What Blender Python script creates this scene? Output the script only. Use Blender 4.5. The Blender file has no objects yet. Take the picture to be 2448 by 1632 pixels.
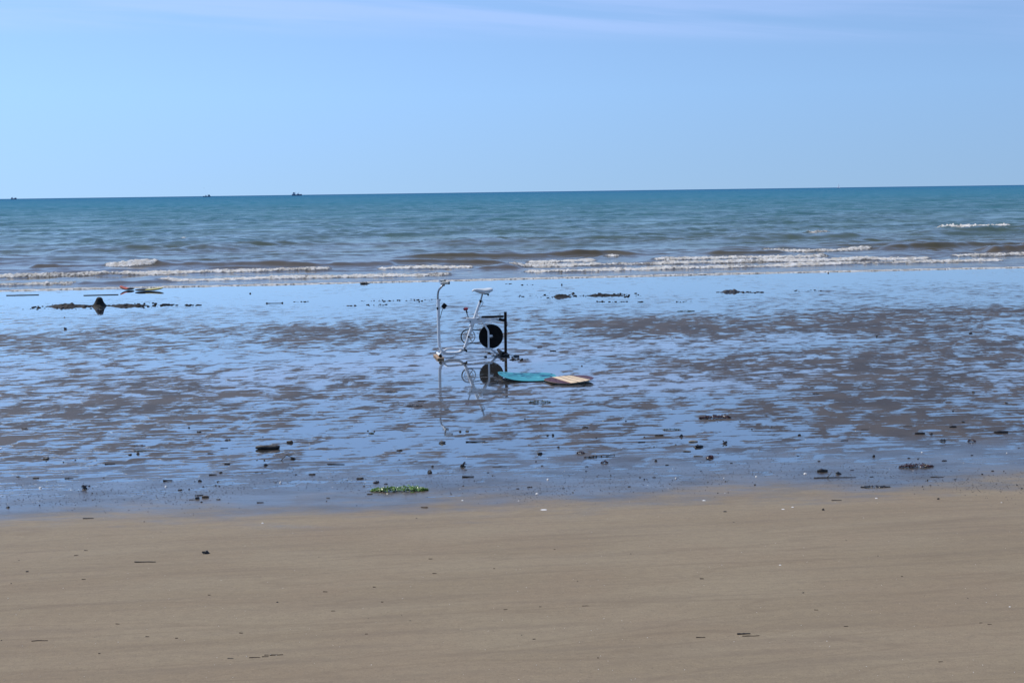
import bpy, math, random
import numpy as np
from mathutils import Vector, Matrix, noise as mnoise
R = math.radians
sc = bpy.context.scene
col = sc.collection
random.seed(7)

# ---------------------------------------------------------------- camera
F = 2700.0; CX, CY = 1224.0, 816.0; H = 2.4
PITCH = math.atan(357 / F); ROLL = math.atan(33.5 / 2448)
fw = Vector((0, math.cos(PITCH), -math.sin(PITCH)))
r0 = Vector((1, 0, 0)); u0 = Vector((0, math.sin(PITCH), math.cos(PITCH)))
RT = math.cos(ROLL) * r0 - math.sin(ROLL) * u0
UP = math.sin(ROLL) * r0 + math.cos(ROLL) * u0
EYE = Vector((0, 0, H))
cam = bpy.data.cameras.new('camera'); cam.sensor_width = 36; cam.lens = F / 2448 * 36
cam.clip_start = 0.1; cam.clip_end = 120000
co = bpy.data.objects.new('camera', cam); col.objects.link(co)
co.matrix_world = Matrix(((RT.x, UP.x, -fw.x, EYE.x), (RT.y, UP.y, -fw.y, EYE.y), (RT.z, UP.z, -fw.z, EYE.z), (0, 0, 0, 1)))
sc.camera = co

def ray(px, py):
    return (fw + RT * ((px - CX) / F) - UP * ((py - CY) / F))
def beach_z(x, y):
    t = (9.2 - (y - 0.09 * x)) / 0.5
    sp = np.log1p(np.exp(np.clip(t, -30, 30)))
    sp = np.where(t > 30, t, sp)
    return 0.055 * 0.5 * sp
def G(px, py):
    """the place on the beach that the given spot of the photograph shows"""
    d = ray(px, py); t = -H / d.z
    for _ in range(12):
        p = EYE + d * t
        z = float(beach_z(p.x, p.y)); t = (z - H) / d.z
    p = EYE + d * t
    return Vector((p.x, p.y, float(beach_z(p.x, p.y))))
def atY(px, py, Y):
    d = ray(px, py); return EYE + d * (Y / d.y)

# ---------------------------------------------------------------- materials
def mat(name, base, rough=0.6, metal=0.0, var=0.25, scale=30.0, bump=0.0, spec=0.5, c2=None, coords='Object'):
    m = bpy.data.materials.new(name); m.use_nodes = True
    nt = m.node_tree; b = nt.nodes['Principled BSDF']
    tc = nt.nodes.new('ShaderNodeTexCoord')
    n = nt.nodes.new('ShaderNodeTexNoise'); n.inputs['Scale'].default_value = scale; n.inputs['Detail'].default_value = 6
    nt.links.new(tc.outputs[coords], n.inputs['Vector'])
    cr = nt.nodes.new('ShaderNodeValToRGB')
    a = c2 if c2 else tuple(c * (1 - var) for c in base); bb = base if c2 else tuple(min(1, c * (1 + var)) for c in base)
    cr.color_ramp.elements[0].position = 0.35; cr.color_ramp.elements[0].color = (*a, 1)
    cr.color_ramp.elements[1].position = 0.65; cr.color_ramp.elements[1].color = (*bb, 1)
    nt.links.new(n.outputs['Fac'], cr.inputs[0]); nt.links.new(cr.outputs[0], b.inputs['Base Color'])
    b.inputs['Roughness'].default_value = rough; b.inputs['Metallic'].default_value = metal
    b.inputs['Specular IOR Level'].default_value = spec
    if bump:
        bp_ = nt.nodes.new('ShaderNodeBump'); bp_.inputs['Strength'].default_value = 0.6; bp_.inputs['Distance'].default_value = bump
        nt.links.new(n.outputs['Fac'], bp_.inputs['Height']); nt.links.new(bp_.outputs[0], b.inputs['Normal'])
    return m
M = {
 'white_paint': mat('white_enamel', (0.87, 0.87, 0.85), 0.28, var=0.08, scale=25),
 'steel': mat('dull_steel', (0.33, 0.34, 0.35), 0.3, 0.85, scale=40),
 'alloy': mat('ring_alloy', (0.60, 0.60, 0.58), 0.35, 0.3, scale=60),
 'black': mat('black_rubber', (0.008, 0.008, 0.008), 0.5, spec=0.2, scale=50),
 'black_disc': mat('black_disc_paint', (0.006, 0.006, 0.006), 0.5, spec=0.12, scale=14, c2=(0.014, 0.013, 0.012)),
 'black_iron': mat('black_iron', (0.012, 0.009, 0.008), 0.6, spec=0.15, scale=40, c2=(0.035, 0.02, 0.013)),
 'cream': mat('cream_plastic', (0.68, 0.63, 0.52), 0.45, var=0.08),
 'seat': mat('saddle_vinyl', (0.66, 0.68, 0.66), 0.35, var=0.05, scale=12),
 'red': mat('red_plastic', (0.35, 0.015, 0.02), 0.35),
 'wood': mat('pale_wet_wood', (0.42, 0.27, 0.15), 0.55, scale=20),
 'dark_wood': mat('soaked_wood', (0.028, 0.02, 0.015), 0.5, scale=60, bump=0.01, c2=(0.012, 0.01, 0.009)),
 'brown_wood': mat('brown_driftwood', (0.11, 0.065, 0.035), 0.7, scale=60, bump=0.01, c2=(0.04, 0.025, 0.015)),
 'grey_wood': mat('grey_twig', (0.16, 0.14, 0.12), 0.7, scale=60, c2=(0.07, 0.06, 0.05)),
 'pale_wood': mat('bleached_wood', (0.42, 0.34, 0.24), 0.7, scale=60, c2=(0.2, 0.15, 0.1)),
 'stone': mat('dark_stone', (0.035, 0.033, 0.034), 0.5, scale=60, bump=0.01, c2=(0.015, 0.015, 0.015)),
 'shell': mat('pale_shell', (0.78, 0.73, 0.66), 0.4, var=0.1, scale=80),
 'green': mat('sea_lettuce', (0.20, 0.32, 0.045), 0.3, scale=45, c2=(0.045, 0.10, 0.015)),
 'dull_green': mat('dull_green_weed', (0.07, 0.085, 0.03), 0.3, scale=30, c2=(0.03, 0.035, 0.015)),
 'kelp': mat('red_brown_kelp', (0.085, 0.025, 0.015), 0.3, scale=30, c2=(0.03, 0.012, 0.01)),
 'black_weed': mat('dark_weed', (0.02, 0.017, 0.013), 0.3, scale=30, c2=(0.035, 0.02, 0.012)),
 'mud': mat('wet_dark_sand', (0.040, 0.036, 0.030), 0.6, scale=18, bump=0.02, c2=(0.018, 0.016, 0.014), spec=0.08),
 'orange': mat('orange_foam', (0.55, 0.11, 0.04), 0.5, var=0.15),
 'yellow': mat('yellow_board', (0.55, 0.46, 0.12), 0.4, var=0.1),
 'hull': mat('ship_hull', (0.11, 0.16, 0.25), 0.6, scale=0.5),  # blue-grey with the distance haze put into the colour
 'ship_white': mat('ship_superstructure', (0.45, 0.5, 0.56), 0.6, scale=0.5),
 'sail': mat('sail_cloth', (0.85, 0.85, 0.85), 0.8, var=0.03, scale=1),
 'feather': mat('gull_feathers', (0.25, 0.25, 0.26), 0.8),
}

_nt = M['sail'].node_tree; _tr = _nt.nodes.new('ShaderNodeBsdfTranslucent'); _tr.inputs[0].default_value = (.95, .95, .95, 1); _mx = _nt.nodes.new('ShaderNodeMixShader'); _mx.inputs[0].default_value = .85
_nt.links.new(_nt.nodes['Principled BSDF'].outputs[0], _mx.inputs[1]); _nt.links.new(_tr.outputs[0], _mx.inputs[2]); _nt.links.new(_mx.outputs[0], _nt.nodes['Material Output'].inputs[0])
# ---------------------------------------------------------------- object helpers
def mesh_obj(name, verts, faces, m, parent=None, smooth=True):
    me = bpy.data.meshes.new(name); me.from_pydata([tuple(v) for v in verts], [], faces); me.update()
    for mm in (m if isinstance(m, (list, tuple)) else [m]): me.materials.append(mm)
    if smooth:
        for p in me.polygons: p.use_smooth = True
    o = bpy.data.objects.new(name, me); col.objects.link(o)
    if parent: o.parent = parent
    return o
def tag(o, label=None, cat=None, group=None, kind=None):
    if label: o['label'] = label
    if cat: o['category'] = cat
    if group: o['group'] = group
    if kind: o['kind'] = kind
    return o
def thing(name, loc, label, cat, group=None, rz=0):
    o = bpy.data.objects.new(name, None); col.objects.link(o); o.location = loc; o.rotation_euler = (0, 0, rz)
    o.empty_display_size = 0.1
    return tag(o, label, cat, group)
class MB:
    def __init__(s): s.v = []; s.f = []
    def add(s, v, f):
        k = len(s.v); s.v += [Vector(p) for p in v]; s.f += [tuple(i + k for i in q) for q in f]; return s
    def tube(s, pts, r, n=10, closed=False, caps=True):
        pts = [Vector(p) for p in pts]; N = len(pts)
        rs = r if isinstance(r, (list, tuple)) else [r] * N
        ring = []; prev = None
        for i, p in enumerate(pts):
            a = pts[(i - 1) % N] if (i > 0 or closed) else p; b = pts[(i + 1) % N] if (i < N - 1 or closed) else p
            t = (b - a).normalized()
            if prev is None:
                up = Vector((0, 0, 1)) if abs(t.z) < 0.9 else Vector((0, 1, 0))
                u = t.cross(up).normalized()
            else:
                u = (prev - t * prev.dot(t)).normalized()
            prev = u; w = t.cross(u)
            ring.append([p + (u * math.cos(2 * math.pi * j / n) + w * math.sin(2 * math.pi * j / n)) * rs[i] for j in range(n)])
        v = [q for rr in ring for q in rr]; f = []
        for i in range(N if closed else N - 1):
            i2 = (i + 1) % N
            for j in range(n):
                j2 = (j + 1) % n
                f.append((i * n + j, i * n + j2, i2 * n + j2, i2 * n + j))
        if caps and not closed:
            f.append(tuple(range(n - 1, -1, -1))); f.append(tuple((N - 1) * n + j for j in range(n)))
        return s.add(v, f)
    def box(s, c, sx, sy, sz, ax=None, bev=0.0):
        """box with axes ax=(X,Y,Z vectors); chamfered edges when bev>0"""
        X, Y, Z = ax if ax else (Vector((1, 0, 0)), Vector((0, 1, 0)), Vector((0, 0, 1)))
        c = Vector(c)
        b = bev
        ringpts = [(-sx/2 + b, -sy/2), (sx/2 - b, -sy/2), (sx/2, -sy/2 + b), (sx/2, sy/2 - b), (sx/2 - b, sy/2), (-sx/2 + b, sy/2), (-sx/2, sy/2 - b), (-sx/2, -sy/2 + b)] if b else [(-sx/2, -sy/2), (sx/2, -sy/2), (sx/2, sy/2), (-sx/2, sy/2)]
        n = len(ringpts)
        lv = [(-sz/2, 1 - 2*b/max(sx, sy) if b else 1), (-sz/2 + b, 1), (sz/2 - b, 1), (sz/2, 1 - 2*b/max(sx, sy) if b else 1)] if b else [(-sz/2, 1), (sz/2, 1)]
        v = [c + X * (q[0] * k) + Y * (q[1] * k) + Z * z for z, k in lv for q in ringpts]
        f = []
        for i in range(len(lv) - 1):
            for j in range(n):
                j2 = (j + 1) % n; f.append((i*n+j, i*n+j2, (i+1)*n+j2, (i+1)*n+j))
        f.append(tuple(range(n - 1, -1, -1))); f.append(tuple((len(lv)-1)*n + j for j in range(n)))
        return s.add(v, f)
    def prism(s, poly, d):
        """poly: list of points, extruded by +-d/2"""
        d = Vector(d); n = len(poly)
        v = [Vector(p) - d/2 for p in poly] + [Vector(p) + d/2 for p in poly]
        f = [tuple(range(n - 1, -1, -1)), tuple(range(n, 2*n))] + [(j, (j+1) % n, n + (j+1) % n, n + j) for j in range(n)]
        return s.add(v, f)
    def lathe(s, c, axis, prof, n=48):
        """prof: (radius, along) pairs round axis through c"""
        c = Vector(c); axis = Vector(axis).normalized()
        u = axis.cross(Vector((0, 0, 1)) if abs(axis.z) < 0.9 else Vector((1, 0, 0))).normalized(); w = axis.cross(u)
        v = [c + axis * h + (u * math.cos(2*math.pi*j/n) + w * math.sin(2*math.pi*j/n)) * r for r, h in prof for j in range(n)]
        f = []
        for i in range(len(prof) - 1):
            for j in range(n):
                j2 = (j+1) % n; f.append((i*n+j, i*n+j2, (i+1)*n+j2, (i+1)*n+j))
        return s.add(v, f)
    def blob(s, c, sx, sy, sz, seed=0, rough=0.35, n=10, m=7, flat=True):
        c = Vector(c); v = []; f = []
        for i in range(m + 1):
            th = math.pi * i / m
            for j in range(n):
                ph = 2 * math.pi * j / n
                d = Vector((math.sin(th) * math.cos(ph), math.sin(th) * math.sin(ph), math.cos(th)))
                k = 1 + rough * mnoise.noise(d * 1.7 + Vector((seed * 3.1, seed * 1.7, seed))) + 0.5 * rough * mnoise.noise(d * 4 + Vector((seed, 9, seed * 2)))
                z = d.z * k
                if flat and z < -0.25: z = -0.25
                v.append(c + Vector((d.x * k * sx, d.y * k * sy, z * sz)))
        for i in range(m):
            for j in range(n):
                j2 = (j+1) % n; f.append((i*n+j, (i+1)*n+j, (i+1)*n+j2, i*n+j2))
        return s.add(v, f)
    def build(s, name, m, parent=None, smooth=True, loc=None):
        vs = s.v
        if loc is not None: vs = [p - Vector(loc) for p in vs]
        o = mesh_obj(name, vs, s.f, m, parent, smooth)
        if loc is not None: o.location = loc
        return o
def smooth_path(pts, k=4):
    pts = [Vector(p) for p in pts]; out = []
    for i in range(len(pts) - 1):
        p0 = pts[max(0, i-1)]; p1 = pts[i]; p2 = pts[i+1]; p3 = pts[min(len(pts)-1, i+2)]
        for j in range(k):
            t = j / k
            out.append(0.5 * ((2*p1) + (p2-p0)*t + (2*p0-5*p1+4*p2-p3)*t*t + (3*p1-p0-3*p2+p3)*t**3))
    out.append(pts[-1]); return out
def sharp(o, ang=35):
    me = o.data
    try: me.set_sharp_from_angle(angle=R(ang))
    except Exception: pass
    return o

# ---------------------------------------------------------------- numpy value noise
def vnoise(x, y, seed=0):
    xi = np.floor(x); yi = np.floor(y); fx = x - xi; fy = y - yi
    fx = fx*fx*fx*(fx*(fx*6-15)+10); fy = fy*fy*fy*(fy*(fy*6-15)+10)
    def h(a, b):
        n = (a.astype(np.int64) * 374761393 + b.astype(np.int64) * 668265263 + seed * 1442695041) & 0x7fffffff
        n = ((n ^ (n >> 13)) * 1274126177) & 0x7fffffff
        n = n ^ (n >> 16)
        return (n & 0xffffff) / float(0xffffff)
    return (h(xi, yi)*(1-fx) + h(xi+1, yi)*fx)*(1-fy) + (h(xi, yi+1)*(1-fx) + h(xi+1, yi+1)*fx)*fy
def fbm(x, y, o=4, seed=0, g=0.5):
    s = np.zeros_like(x); a = 1.0; t = 0
    for i in range(o):
        s += a * (vnoise(x * 2**i + 17.3*i, y * 2**i + 5.1*i, seed + i) - 0.5); t += a; a *= g
    return s / t
def grid_obj(name, X, Y, Z, m, attrs=None):
    ny, nx = X.shape
    me = bpy.data.meshes.new(name)
    nv = nx*ny; nf = (nx-1)*(ny-1)
    me.vertices.add(nv); me.loops.add(nf*4); me.polygons.add(nf)
    me.vertices.foreach_set('co', np.stack([X, Y, Z], -1).astype(np.float32).ravel())
    i = np.arange(nv).reshape(ny, nx)
    q = np.stack([i[:-1, :-1], i[:-1, 1:], i[1:, 1:], i[1:, :-1]], -1).reshape(-1, 4)
    me.loops.foreach_set('vertex_index', q.ravel().astype(np.int32))
    me.polygons.foreach_set('loop_start', np.arange(0, nf*4, 4, dtype=np.int32))
    me.polygons.foreach_set('use_smooth', np.ones(nf, dtype=bool))
    me.update(calc_edges=True); me.validate()
    for k, a in (attrs or {}).items():
        at = me.attributes.new(k, 'FLOAT', 'POINT'); at.data.foreach_set('value', a.astype(np.float32).ravel())
    me.materials.append(m)
    o = bpy.data.objects.new(name, me); col.objects.link(o)
    return o

# ---------------------------------------------------------------- node helper
class NT:
    def __init__(s, m): m.use_nodes = True; s.nt = m.node_tree; s.b = s.nt.nodes.get('Principled BSDF')
    def n(s, t, **kw):
        nd = s.nt.nodes.new(t)
        for k, v in kw.items(): setattr(nd, k, v)
        return nd
    def l(s, a, b): s.nt.links.new(a, b)
    def val(s, sock, v):
        if isinstance(v, (int, float, tuple)): sock.default_value = v
        else: s.l(v, sock)
    def math(s, op, a, b=0.0, c=0.0, clamp=False):
        nd = s.n('ShaderNodeMath', operation=op); nd.use_clamp = clamp
        s.val(nd.inputs[0], a); s.val(nd.inputs[1], b); s.val(nd.inputs[2], c); return nd.outputs[0]
    def vec(s, x, y, z=0.0):
        nd = s.n('ShaderNodeCombineXYZ'); s.val(nd.inputs[0], x); s.val(nd.inputs[1], y); s.val(nd.inputs[2], z); return nd.outputs[0]
    def noise(s, v, scale=1.0, detail=4.0, rough=0.5, dist=0.0):
        nd = s.n('ShaderNodeTexNoise'); s.l(v, nd.inputs['Vector'])
        nd.inputs['Scale'].default_value = scale; nd.inputs['Detail'].default_value = detail
        nd.inputs['Roughness'].default_value = rough; nd.inputs['Distortion'].default_value = dist
        return nd.outputs['Fac']
    def smooth(s, v, a, b, lo=0.0, hi=1.0):
        nd = s.n('ShaderNodeMapRange', interpolation_type='SMOOTHSTEP'); s.val(nd.inputs[0], v)
        s.val(nd.inputs[1], a); s.val(nd.inputs[2], b); s.val(nd.inputs[3], lo); s.val(nd.inputs[4], hi); return nd.outputs[0]
    def mix(s, f, a, b):
        nd = s.n('ShaderNodeMix', data_type='RGBA'); s.val(nd.inputs[0], f)
        s.val(nd.inputs[6], (*a, 1) if isinstance(a, tuple) else a); s.val(nd.inputs[7], (*b, 1) if isinstance(b, tuple) else b); return nd.outputs[2]
    def mixf(s, f, a, b):
        nd = s.n('ShaderNodeMix', data_type='FLOAT'); s.val(nd.inputs[0], f); s.val(nd.inputs[2], a); s.val(nd.inputs[3], b); return nd.outputs[0]
    def ramp(s, v, stops, color=False):
        nd = s.n('ShaderNodeValToRGB'); s.val(nd.inputs[0], v); cr = nd.color_ramp
        while len(cr.elements) < len(stops): cr.elements.new(0.5)
        for e, (p, c) in zip(cr.elements, stops):
            e.position = p; e.color = (*c, 1) if isinstance(c, tuple) else (c, c, c, 1)
        return nd.outputs[0]
    def bump(s, h, dist, strength=1.0, normal=None):
        nd = s.n('ShaderNodeBump'); s.val(nd.inputs['Height'], h); s.val(nd.inputs['Distance'], dist); s.val(nd.inputs['Strength'], strength)
        if normal: s.l(normal, nd.inputs['Normal'])
        return nd.outputs[0]

# ---------------------------------------------------------------- beach
mb = bpy.data.materials.new('wet_and_damp_sand'); t = NT(mb)
geo = t.n('ShaderNodeNewGeometry'); sep = t.n('ShaderNodeSeparateXYZ'); t.l(geo.outputs['Position'], sep.inputs[0])
x, y = sep.outputs[0], sep.outputs[1]
ys = t.math('SUBTRACT', y, t.math('MULTIPLY', x, 0.09))          # the shore runs slightly aslant
P = geo.outputs['Position']
nbig = t.noise(t.vec(x, t.math('MULTIPLY', y, 0.8)), 0.35, 2)
nmed = t.noise(t.vec(t.math('MULTIPLY', x, 0.85), t.math('MULTIPLY', t.math('SUBTRACT', y, t.math('MULTIPLY', x, 0.35)), 0.8)), 3.6, 4.5, 0.66, 0.35)
nfine = t.noise(t.vec(t.math('MULTIPLY', x, 3.2), t.math('MULTIPLY', y, 12.0)), 1.0, 4, 0.6, 0.3)
nrip = t.noise(t.vec(t.math('MULTIPLY', x, 1.0), t.math('MULTIPLY', t.math('SUBTRACT', y, t.math('MULTIPLY', x, 0.12)), 17.0)), 1.0, 3, 0.6, 0.15)
ntiny = t.noise(t.vec(t.math('MULTIPLY', x, 12.0), t.math('MULTIPLY', y, 22.0)), 1.0, 3, 0.6)
# level of the sand above the film of water, by distance down the beach
yn = t.math('DIVIDE', t.math('ADD', ys, t.math('MULTIPLY', t.math('SUBTRACT', nbig, 0.5), 2.2)), 40.0)
bias = t.ramp(yn, [(0.0, 1.0), (0.205, 1.0), (0.222, 0.80), (0.238, 0.55), (0.262, 0.46), (0.30, 0.52), (0.38, 0.525), (0.44, 0.46), (0.47, 0.555), (0.52, 0.56), (0.555, 0.40), (0.7, 0.24), (1.0, 0.16)])
rightish = t.smooth(x, 0.0, 5.0, -0.015, 0.025)
farzone = t.smooth(ys, 17.0, 20.0)
h = t.math('ADD', t.math('MULTIPLY', t.math('SUBTRACT', nmed, 0.5), 1.0), t.math('MULTIPLY', t.math('SUBTRACT', nbig, 0.5), 0.62))
h = t.math('ADD', h, t.math('MULTIPLY', t.math('SUBTRACT', nfine, 0.5), 0.80))
ripamt = t.smooth(ys, 10.2, 14.0, 0.85, 0.62)
h = t.math('ADD', h, t.math('MULTIPLY', t.math('SUBTRACT', nrip, 0.5), ripamt))
h = t.math('ADD', h, t.math('SUBTRACT', bias, 0.5))
h = t.math('ADD', h, rightish)
px_ = t.math('DIVIDE', t.math('ADD', x, 0.45), 1.5); py_ = t.math('DIVIDE', t.math('SUBTRACT', y, 14.9), 2.0)
h = t.math('SUBTRACT', h, t.math('MULTIPLY', t.math('POWER', 2.718, t.math('MULTIPLY', t.math('ADD', t.math('MULTIPLY', px_, px_), t.math('MULTIPLY', py_, py_)), -1.0)), 0.13))  # scoured pool round the bike
h = t.math('ADD', h, t.math('MULTIPLY', t.math('SUBTRACT', ntiny, 0.5), t.math('MULTIPLY', farzone, 0.14)))
soft = t.smooth(ys, 20.0, 23.5, 0.04, 0.14)
sand = t.smooth(h, t.math('MULTIPLY', soft, -1.0), soft)           # 0 film of water, 1 bare wet sand
# drying: 0 on the flats, 1 up the beach
dedge = t.math('ADD', t.math('ADD', ys, t.math('MULTIPLY', t.math('SUBTRACT', t.noise(t.vec(t.math('MULTIPLY', x, 2.2), t.math('MULTIPLY', y, 9.0)), 1.0, 5, 0.7), 0.5), 0.9)), t.math('MULTIPLY', t.math('SUBTRACT', t.noise(t.vec(x, t.math('MULTIPLY', y, 2.0)), 0.8, 5, 0.65), 0.5), 1.9))
dry = t.smooth(dedge, 9.15, 7.9)
sheen = t.math('MULTIPLY', t.smooth(dedge, 10.6, 9.5), t.math('SUBTRACT', 1.0, dry))
dry2 = t.smooth(dedge, 8.6, 6.0)
speck = t.noise(P, 90.0, 3, 0.7)
grain = t.noise(P, 420.0, 2, 0.6)
band = t.noise(t.vec(t.math('MULTIPLY', x, 0.22), t.math('SUBTRACT', y, t.math('MULTIPLY', x, 0.10))), 2.3, 3, 0.5, 0.6)
blot = t.noise(P, 1.3, 4, 0.6)
c_wet = t.mix(t.smooth(blot, 0.35, 0.65), (0.056, 0.041, 0.028), (0.086, 0.064, 0.045))
c_dry = t.mix(t.smooth(band, 0.35, 0.65), (0.270, 0.208, 0.132), (0.300, 0.236, 0.152))
c_dry = t.mix(t.math('MULTIPLY', t.smooth(blot, 0.4, 0.7), 0.35), c_dry, (0.276, 0.197, 0.127))
c_dry = t.mix(t.math('MULTIPLY', t.smooth(speck, 0.55, 0.75), 0.8), c_dry, (0.36, 0.285, 0.19))
c_dry = t.mix(t.math('MULTIPLY', t.smooth(speck, 0.45, 0.28), 0.5), c_dry, (0.13, 0.10, 0.075))
c_dry = t.mix(t.math('MULTIPLY', t.smooth(grain, 0.45, 0.75), 0.35), c_dry, (0.16, 0.13, 0.10))
mott = t.noise(t.vec(t.math('MULTIPLY', x, 14.0), t.math('MULTIPLY', y, 22.0)), 1.0, 5, 0.75)
strk = t.noise(t.vec(t.math('MULTIPLY', x, 0.5), t.math('MULTIPLY', t.math('SUBTRACT', y, t.math('MULTIPLY', x, 0.10)), 9.0)), 1.0, 5, 0.7)
c_dry = t.mix(t.math('MULTIPLY', t.smooth(mott, 0.35, 0.68), 0.30), c_dry, (0.175, 0.135, 0.098))
c_dry = t.mix(t.math('MULTIPLY', t.smooth(strk, 0.46, 0.68), 0.36), c_dry, (0.180, 0.138, 0.100))
bnd2 = t.noise(t.vec(t.math('MULTIPLY', x, 0.12), t.math('SUBTRACT', t.math('MULTIPLY', y, 1.0), t.math('MULTIPLY', x, 0.16))), 2.6, 2, 0.5, 0.4)
c_dry = t.mix(t.math('MULTIPLY', t.smooth(t.math('ABSOLUTE', t.math('SUBTRACT', bnd2, 0.5)), 0.022, 0.0), 0.22), c_dry, (0.17, 0.125, 0.085))  # old tide lines
c_sand = t.mix(dry, c_wet, c_dry)
c = t.mix(t.math('MULTIPLY', sand, 1.0), (0.05, 0.047, 0.042), c_sand)
t.l(c, t.b.inputs['Base Color'])
r_sand = t.mixf(dry, 0.5, 0.9)
r_sand = t.mixf(t.math('MULTIPLY', sheen, t.smooth(blot, 0.3, 0.6, 0.5, 1.0)), r_sand, 0.30)
t.l(t.mixf(sand, 0.025, r_sand), t.b.inputs['Roughness'])
t.l(t.mixf(sand, 0.9, t.mixf(dry, 0.34, t.mixf(dry2, 0.35, 0.15))), t.b.inputs['Specular IOR Level'])
t.l(t.mixf(sand, 1.85, 1.42), t.b.inputs['IOR'])
t.l(t.math('MAXIMUM', t.math('SUBTRACT', 1.0, sand), t.math('MULTIPLY', sheen, t.smooth(t.noise(t.vec(t.math('MULTIPLY', x, 1.6), t.math('MULTIPLY', y, 5.0)), 1.0, 5, 0.65), 0.38, 0.60, 0.55, 1.0))), t.b.inputs['Coat Weight'])
t.l(t.mixf(t.math('SUBTRACT', 1.0, sand), 0.24, 0.02), t.b.inputs['Coat Roughness'])
t.b.inputs['Coat IOR'].default_value = 1.6
grainh = t.math('ADD', t.math('MULTIPLY', grain, 0.35), t.math('MULTIPLY', speck, 0.4))
hb = t.math('ADD', t.math('MULTIPLY', t.math('MULTIPLY', nfine, 0.006), t.math('SUBTRACT', 1.0, dry)), t.math('MULTIPLY', grainh, 0.003))
hb = t.math('ADD', hb, t.math('MULTIPLY', t.math('MULTIPLY', ntiny, farzone), 0.012))
hb = t.math('ADD', t.math('MULTIPLY', hb, sand), t.math('MULTIPLY', nrip, 0.00030))
t.l(t.bump(hb, 1.0), t.b.inputs['Normal'])

ygrid = np.concatenate([np.linspace(-8, 2.5, 12), np.linspace(3.0, 12, 260), np.linspace(12.2, 34, 60), np.linspace(35, 60, 12)])
xgrid = np.concatenate([np.linspace(-260, -16, 12), np.linspace(-13, 13, 360), np.linspace(16, 260, 12)])
X, Y = np.meshgrid(xgrid, ygrid)
Z = beach_z(X, Y)
up = np.clip((9.0 - (Y - 0.09*X)) / 1.5, 0, 1)
Z = Z + up * (0.0045 * fbm(X*0.28, (Y - 0.12*X)*1.7, 4, 3) + 0.003 * fbm(X*1.5, Y*2.2, 3, 8))
sh = (Y - 0.06*X) - 33.5
Z = Z - 0.03 * np.clip(sh, 0, 60)
Z = np.where(Y < 0, Z + 0.0 * Z, Z)
tag(grid_obj('beach', X, Y, Z, mb), kind='structure')

# ---------------------------------------------------------------- sea
def P0(px, py):
    d = ray(px, py); tt = -H / d.z; return (d.x*tt, d.y*tt)
shore_px = [(-600, 702), (0, 697), (300, 689), (680, 681), (1000, 674), (1274, 667), (1505, 662), (1700, 657), (1954, 651), (2448, 640), (3000, 630)]
sp_ = np.array([P0(*p) for p in shore_px])
def shoreY(x): 
    return np.interp(x, sp_[:, 0], sp_[:, 1]) + 0.15*fbm(x*0.4, x*0+3.3, 3, 21) + np.where(x < sp_[0,0], 0.06*(x - sp_[0,0]), 0) + np.where(x > sp_[-1,0], 0.06*(x-sp_[-1,0]), 0)
u = np.concatenate([np.linspace(-6, -0.60, 30), np.linspace(-0.58, 0.58, 860), np.linspace(0.60, 6, 30)])
# rows measured from the waterline outward
s1 = np.arange(0, 17, 0.075); s2 = [17.0]
while s2[-1] < 900: s2.append(s2[-1] + max(0.10, 0.0036 * (s2[-1] + 32)))
s3 = np.geomspace(s2[-1]*1.03, 60000, 60)
s = np.concatenate([s1, s2[1:], s3])
U, S = np.meshgrid(u, s)
X = U * (33 + S)
shy = shoreY(X); fade = np.exp(-S/60.0)
Y = shy*fade + 33*(1-fade) + S
Z = np.zeros_like(X)
rng = random.Random(3)
MOD = [(1.3*vnoise(X/(l*3.5)+7, Y/(l*2.2)+3, 40+i) + 0.35, 2.5*vnoise(X/(l*5), Y/(l*5), 90+i)) for i, l in enumerate((0.8, 1.6, 3.2, 6.5, 15, 30))]
depth = np.clip(S/25.0, 0.0, 1.0)
far = np.exp(-np.clip(S-250, 0, None)/250.0)
for k in range(30):
    L = 0.55 * 1.155**k
    th = R(rng.gauss(4, 34)); kx = math.sin(th)*2*math.pi/L; ky = math.cos(th)*2*math.pi/L
    a = 0.0135 * L**0.32
    ph = rng.random()*6.28
    if L > 4: a *= 0.9
    mod, wob = MOD[k//5]
    amp = a * mod * (depth*0.85 + 0.15*min(1.0, 0.8/L)) * far
    # rows farther out cannot carry the short waves
    amp = amp * np.clip(1.6 - (0.0030*(S+32)) / (L*0.28), 0, 1)
    w = np.sin(kx*X + ky*Y + ph + wob)
    Z += amp * (w + 0.25*np.cos(2*(kx*X+ky*Y+ph)))
foam = np.zeros_like(X)
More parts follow.
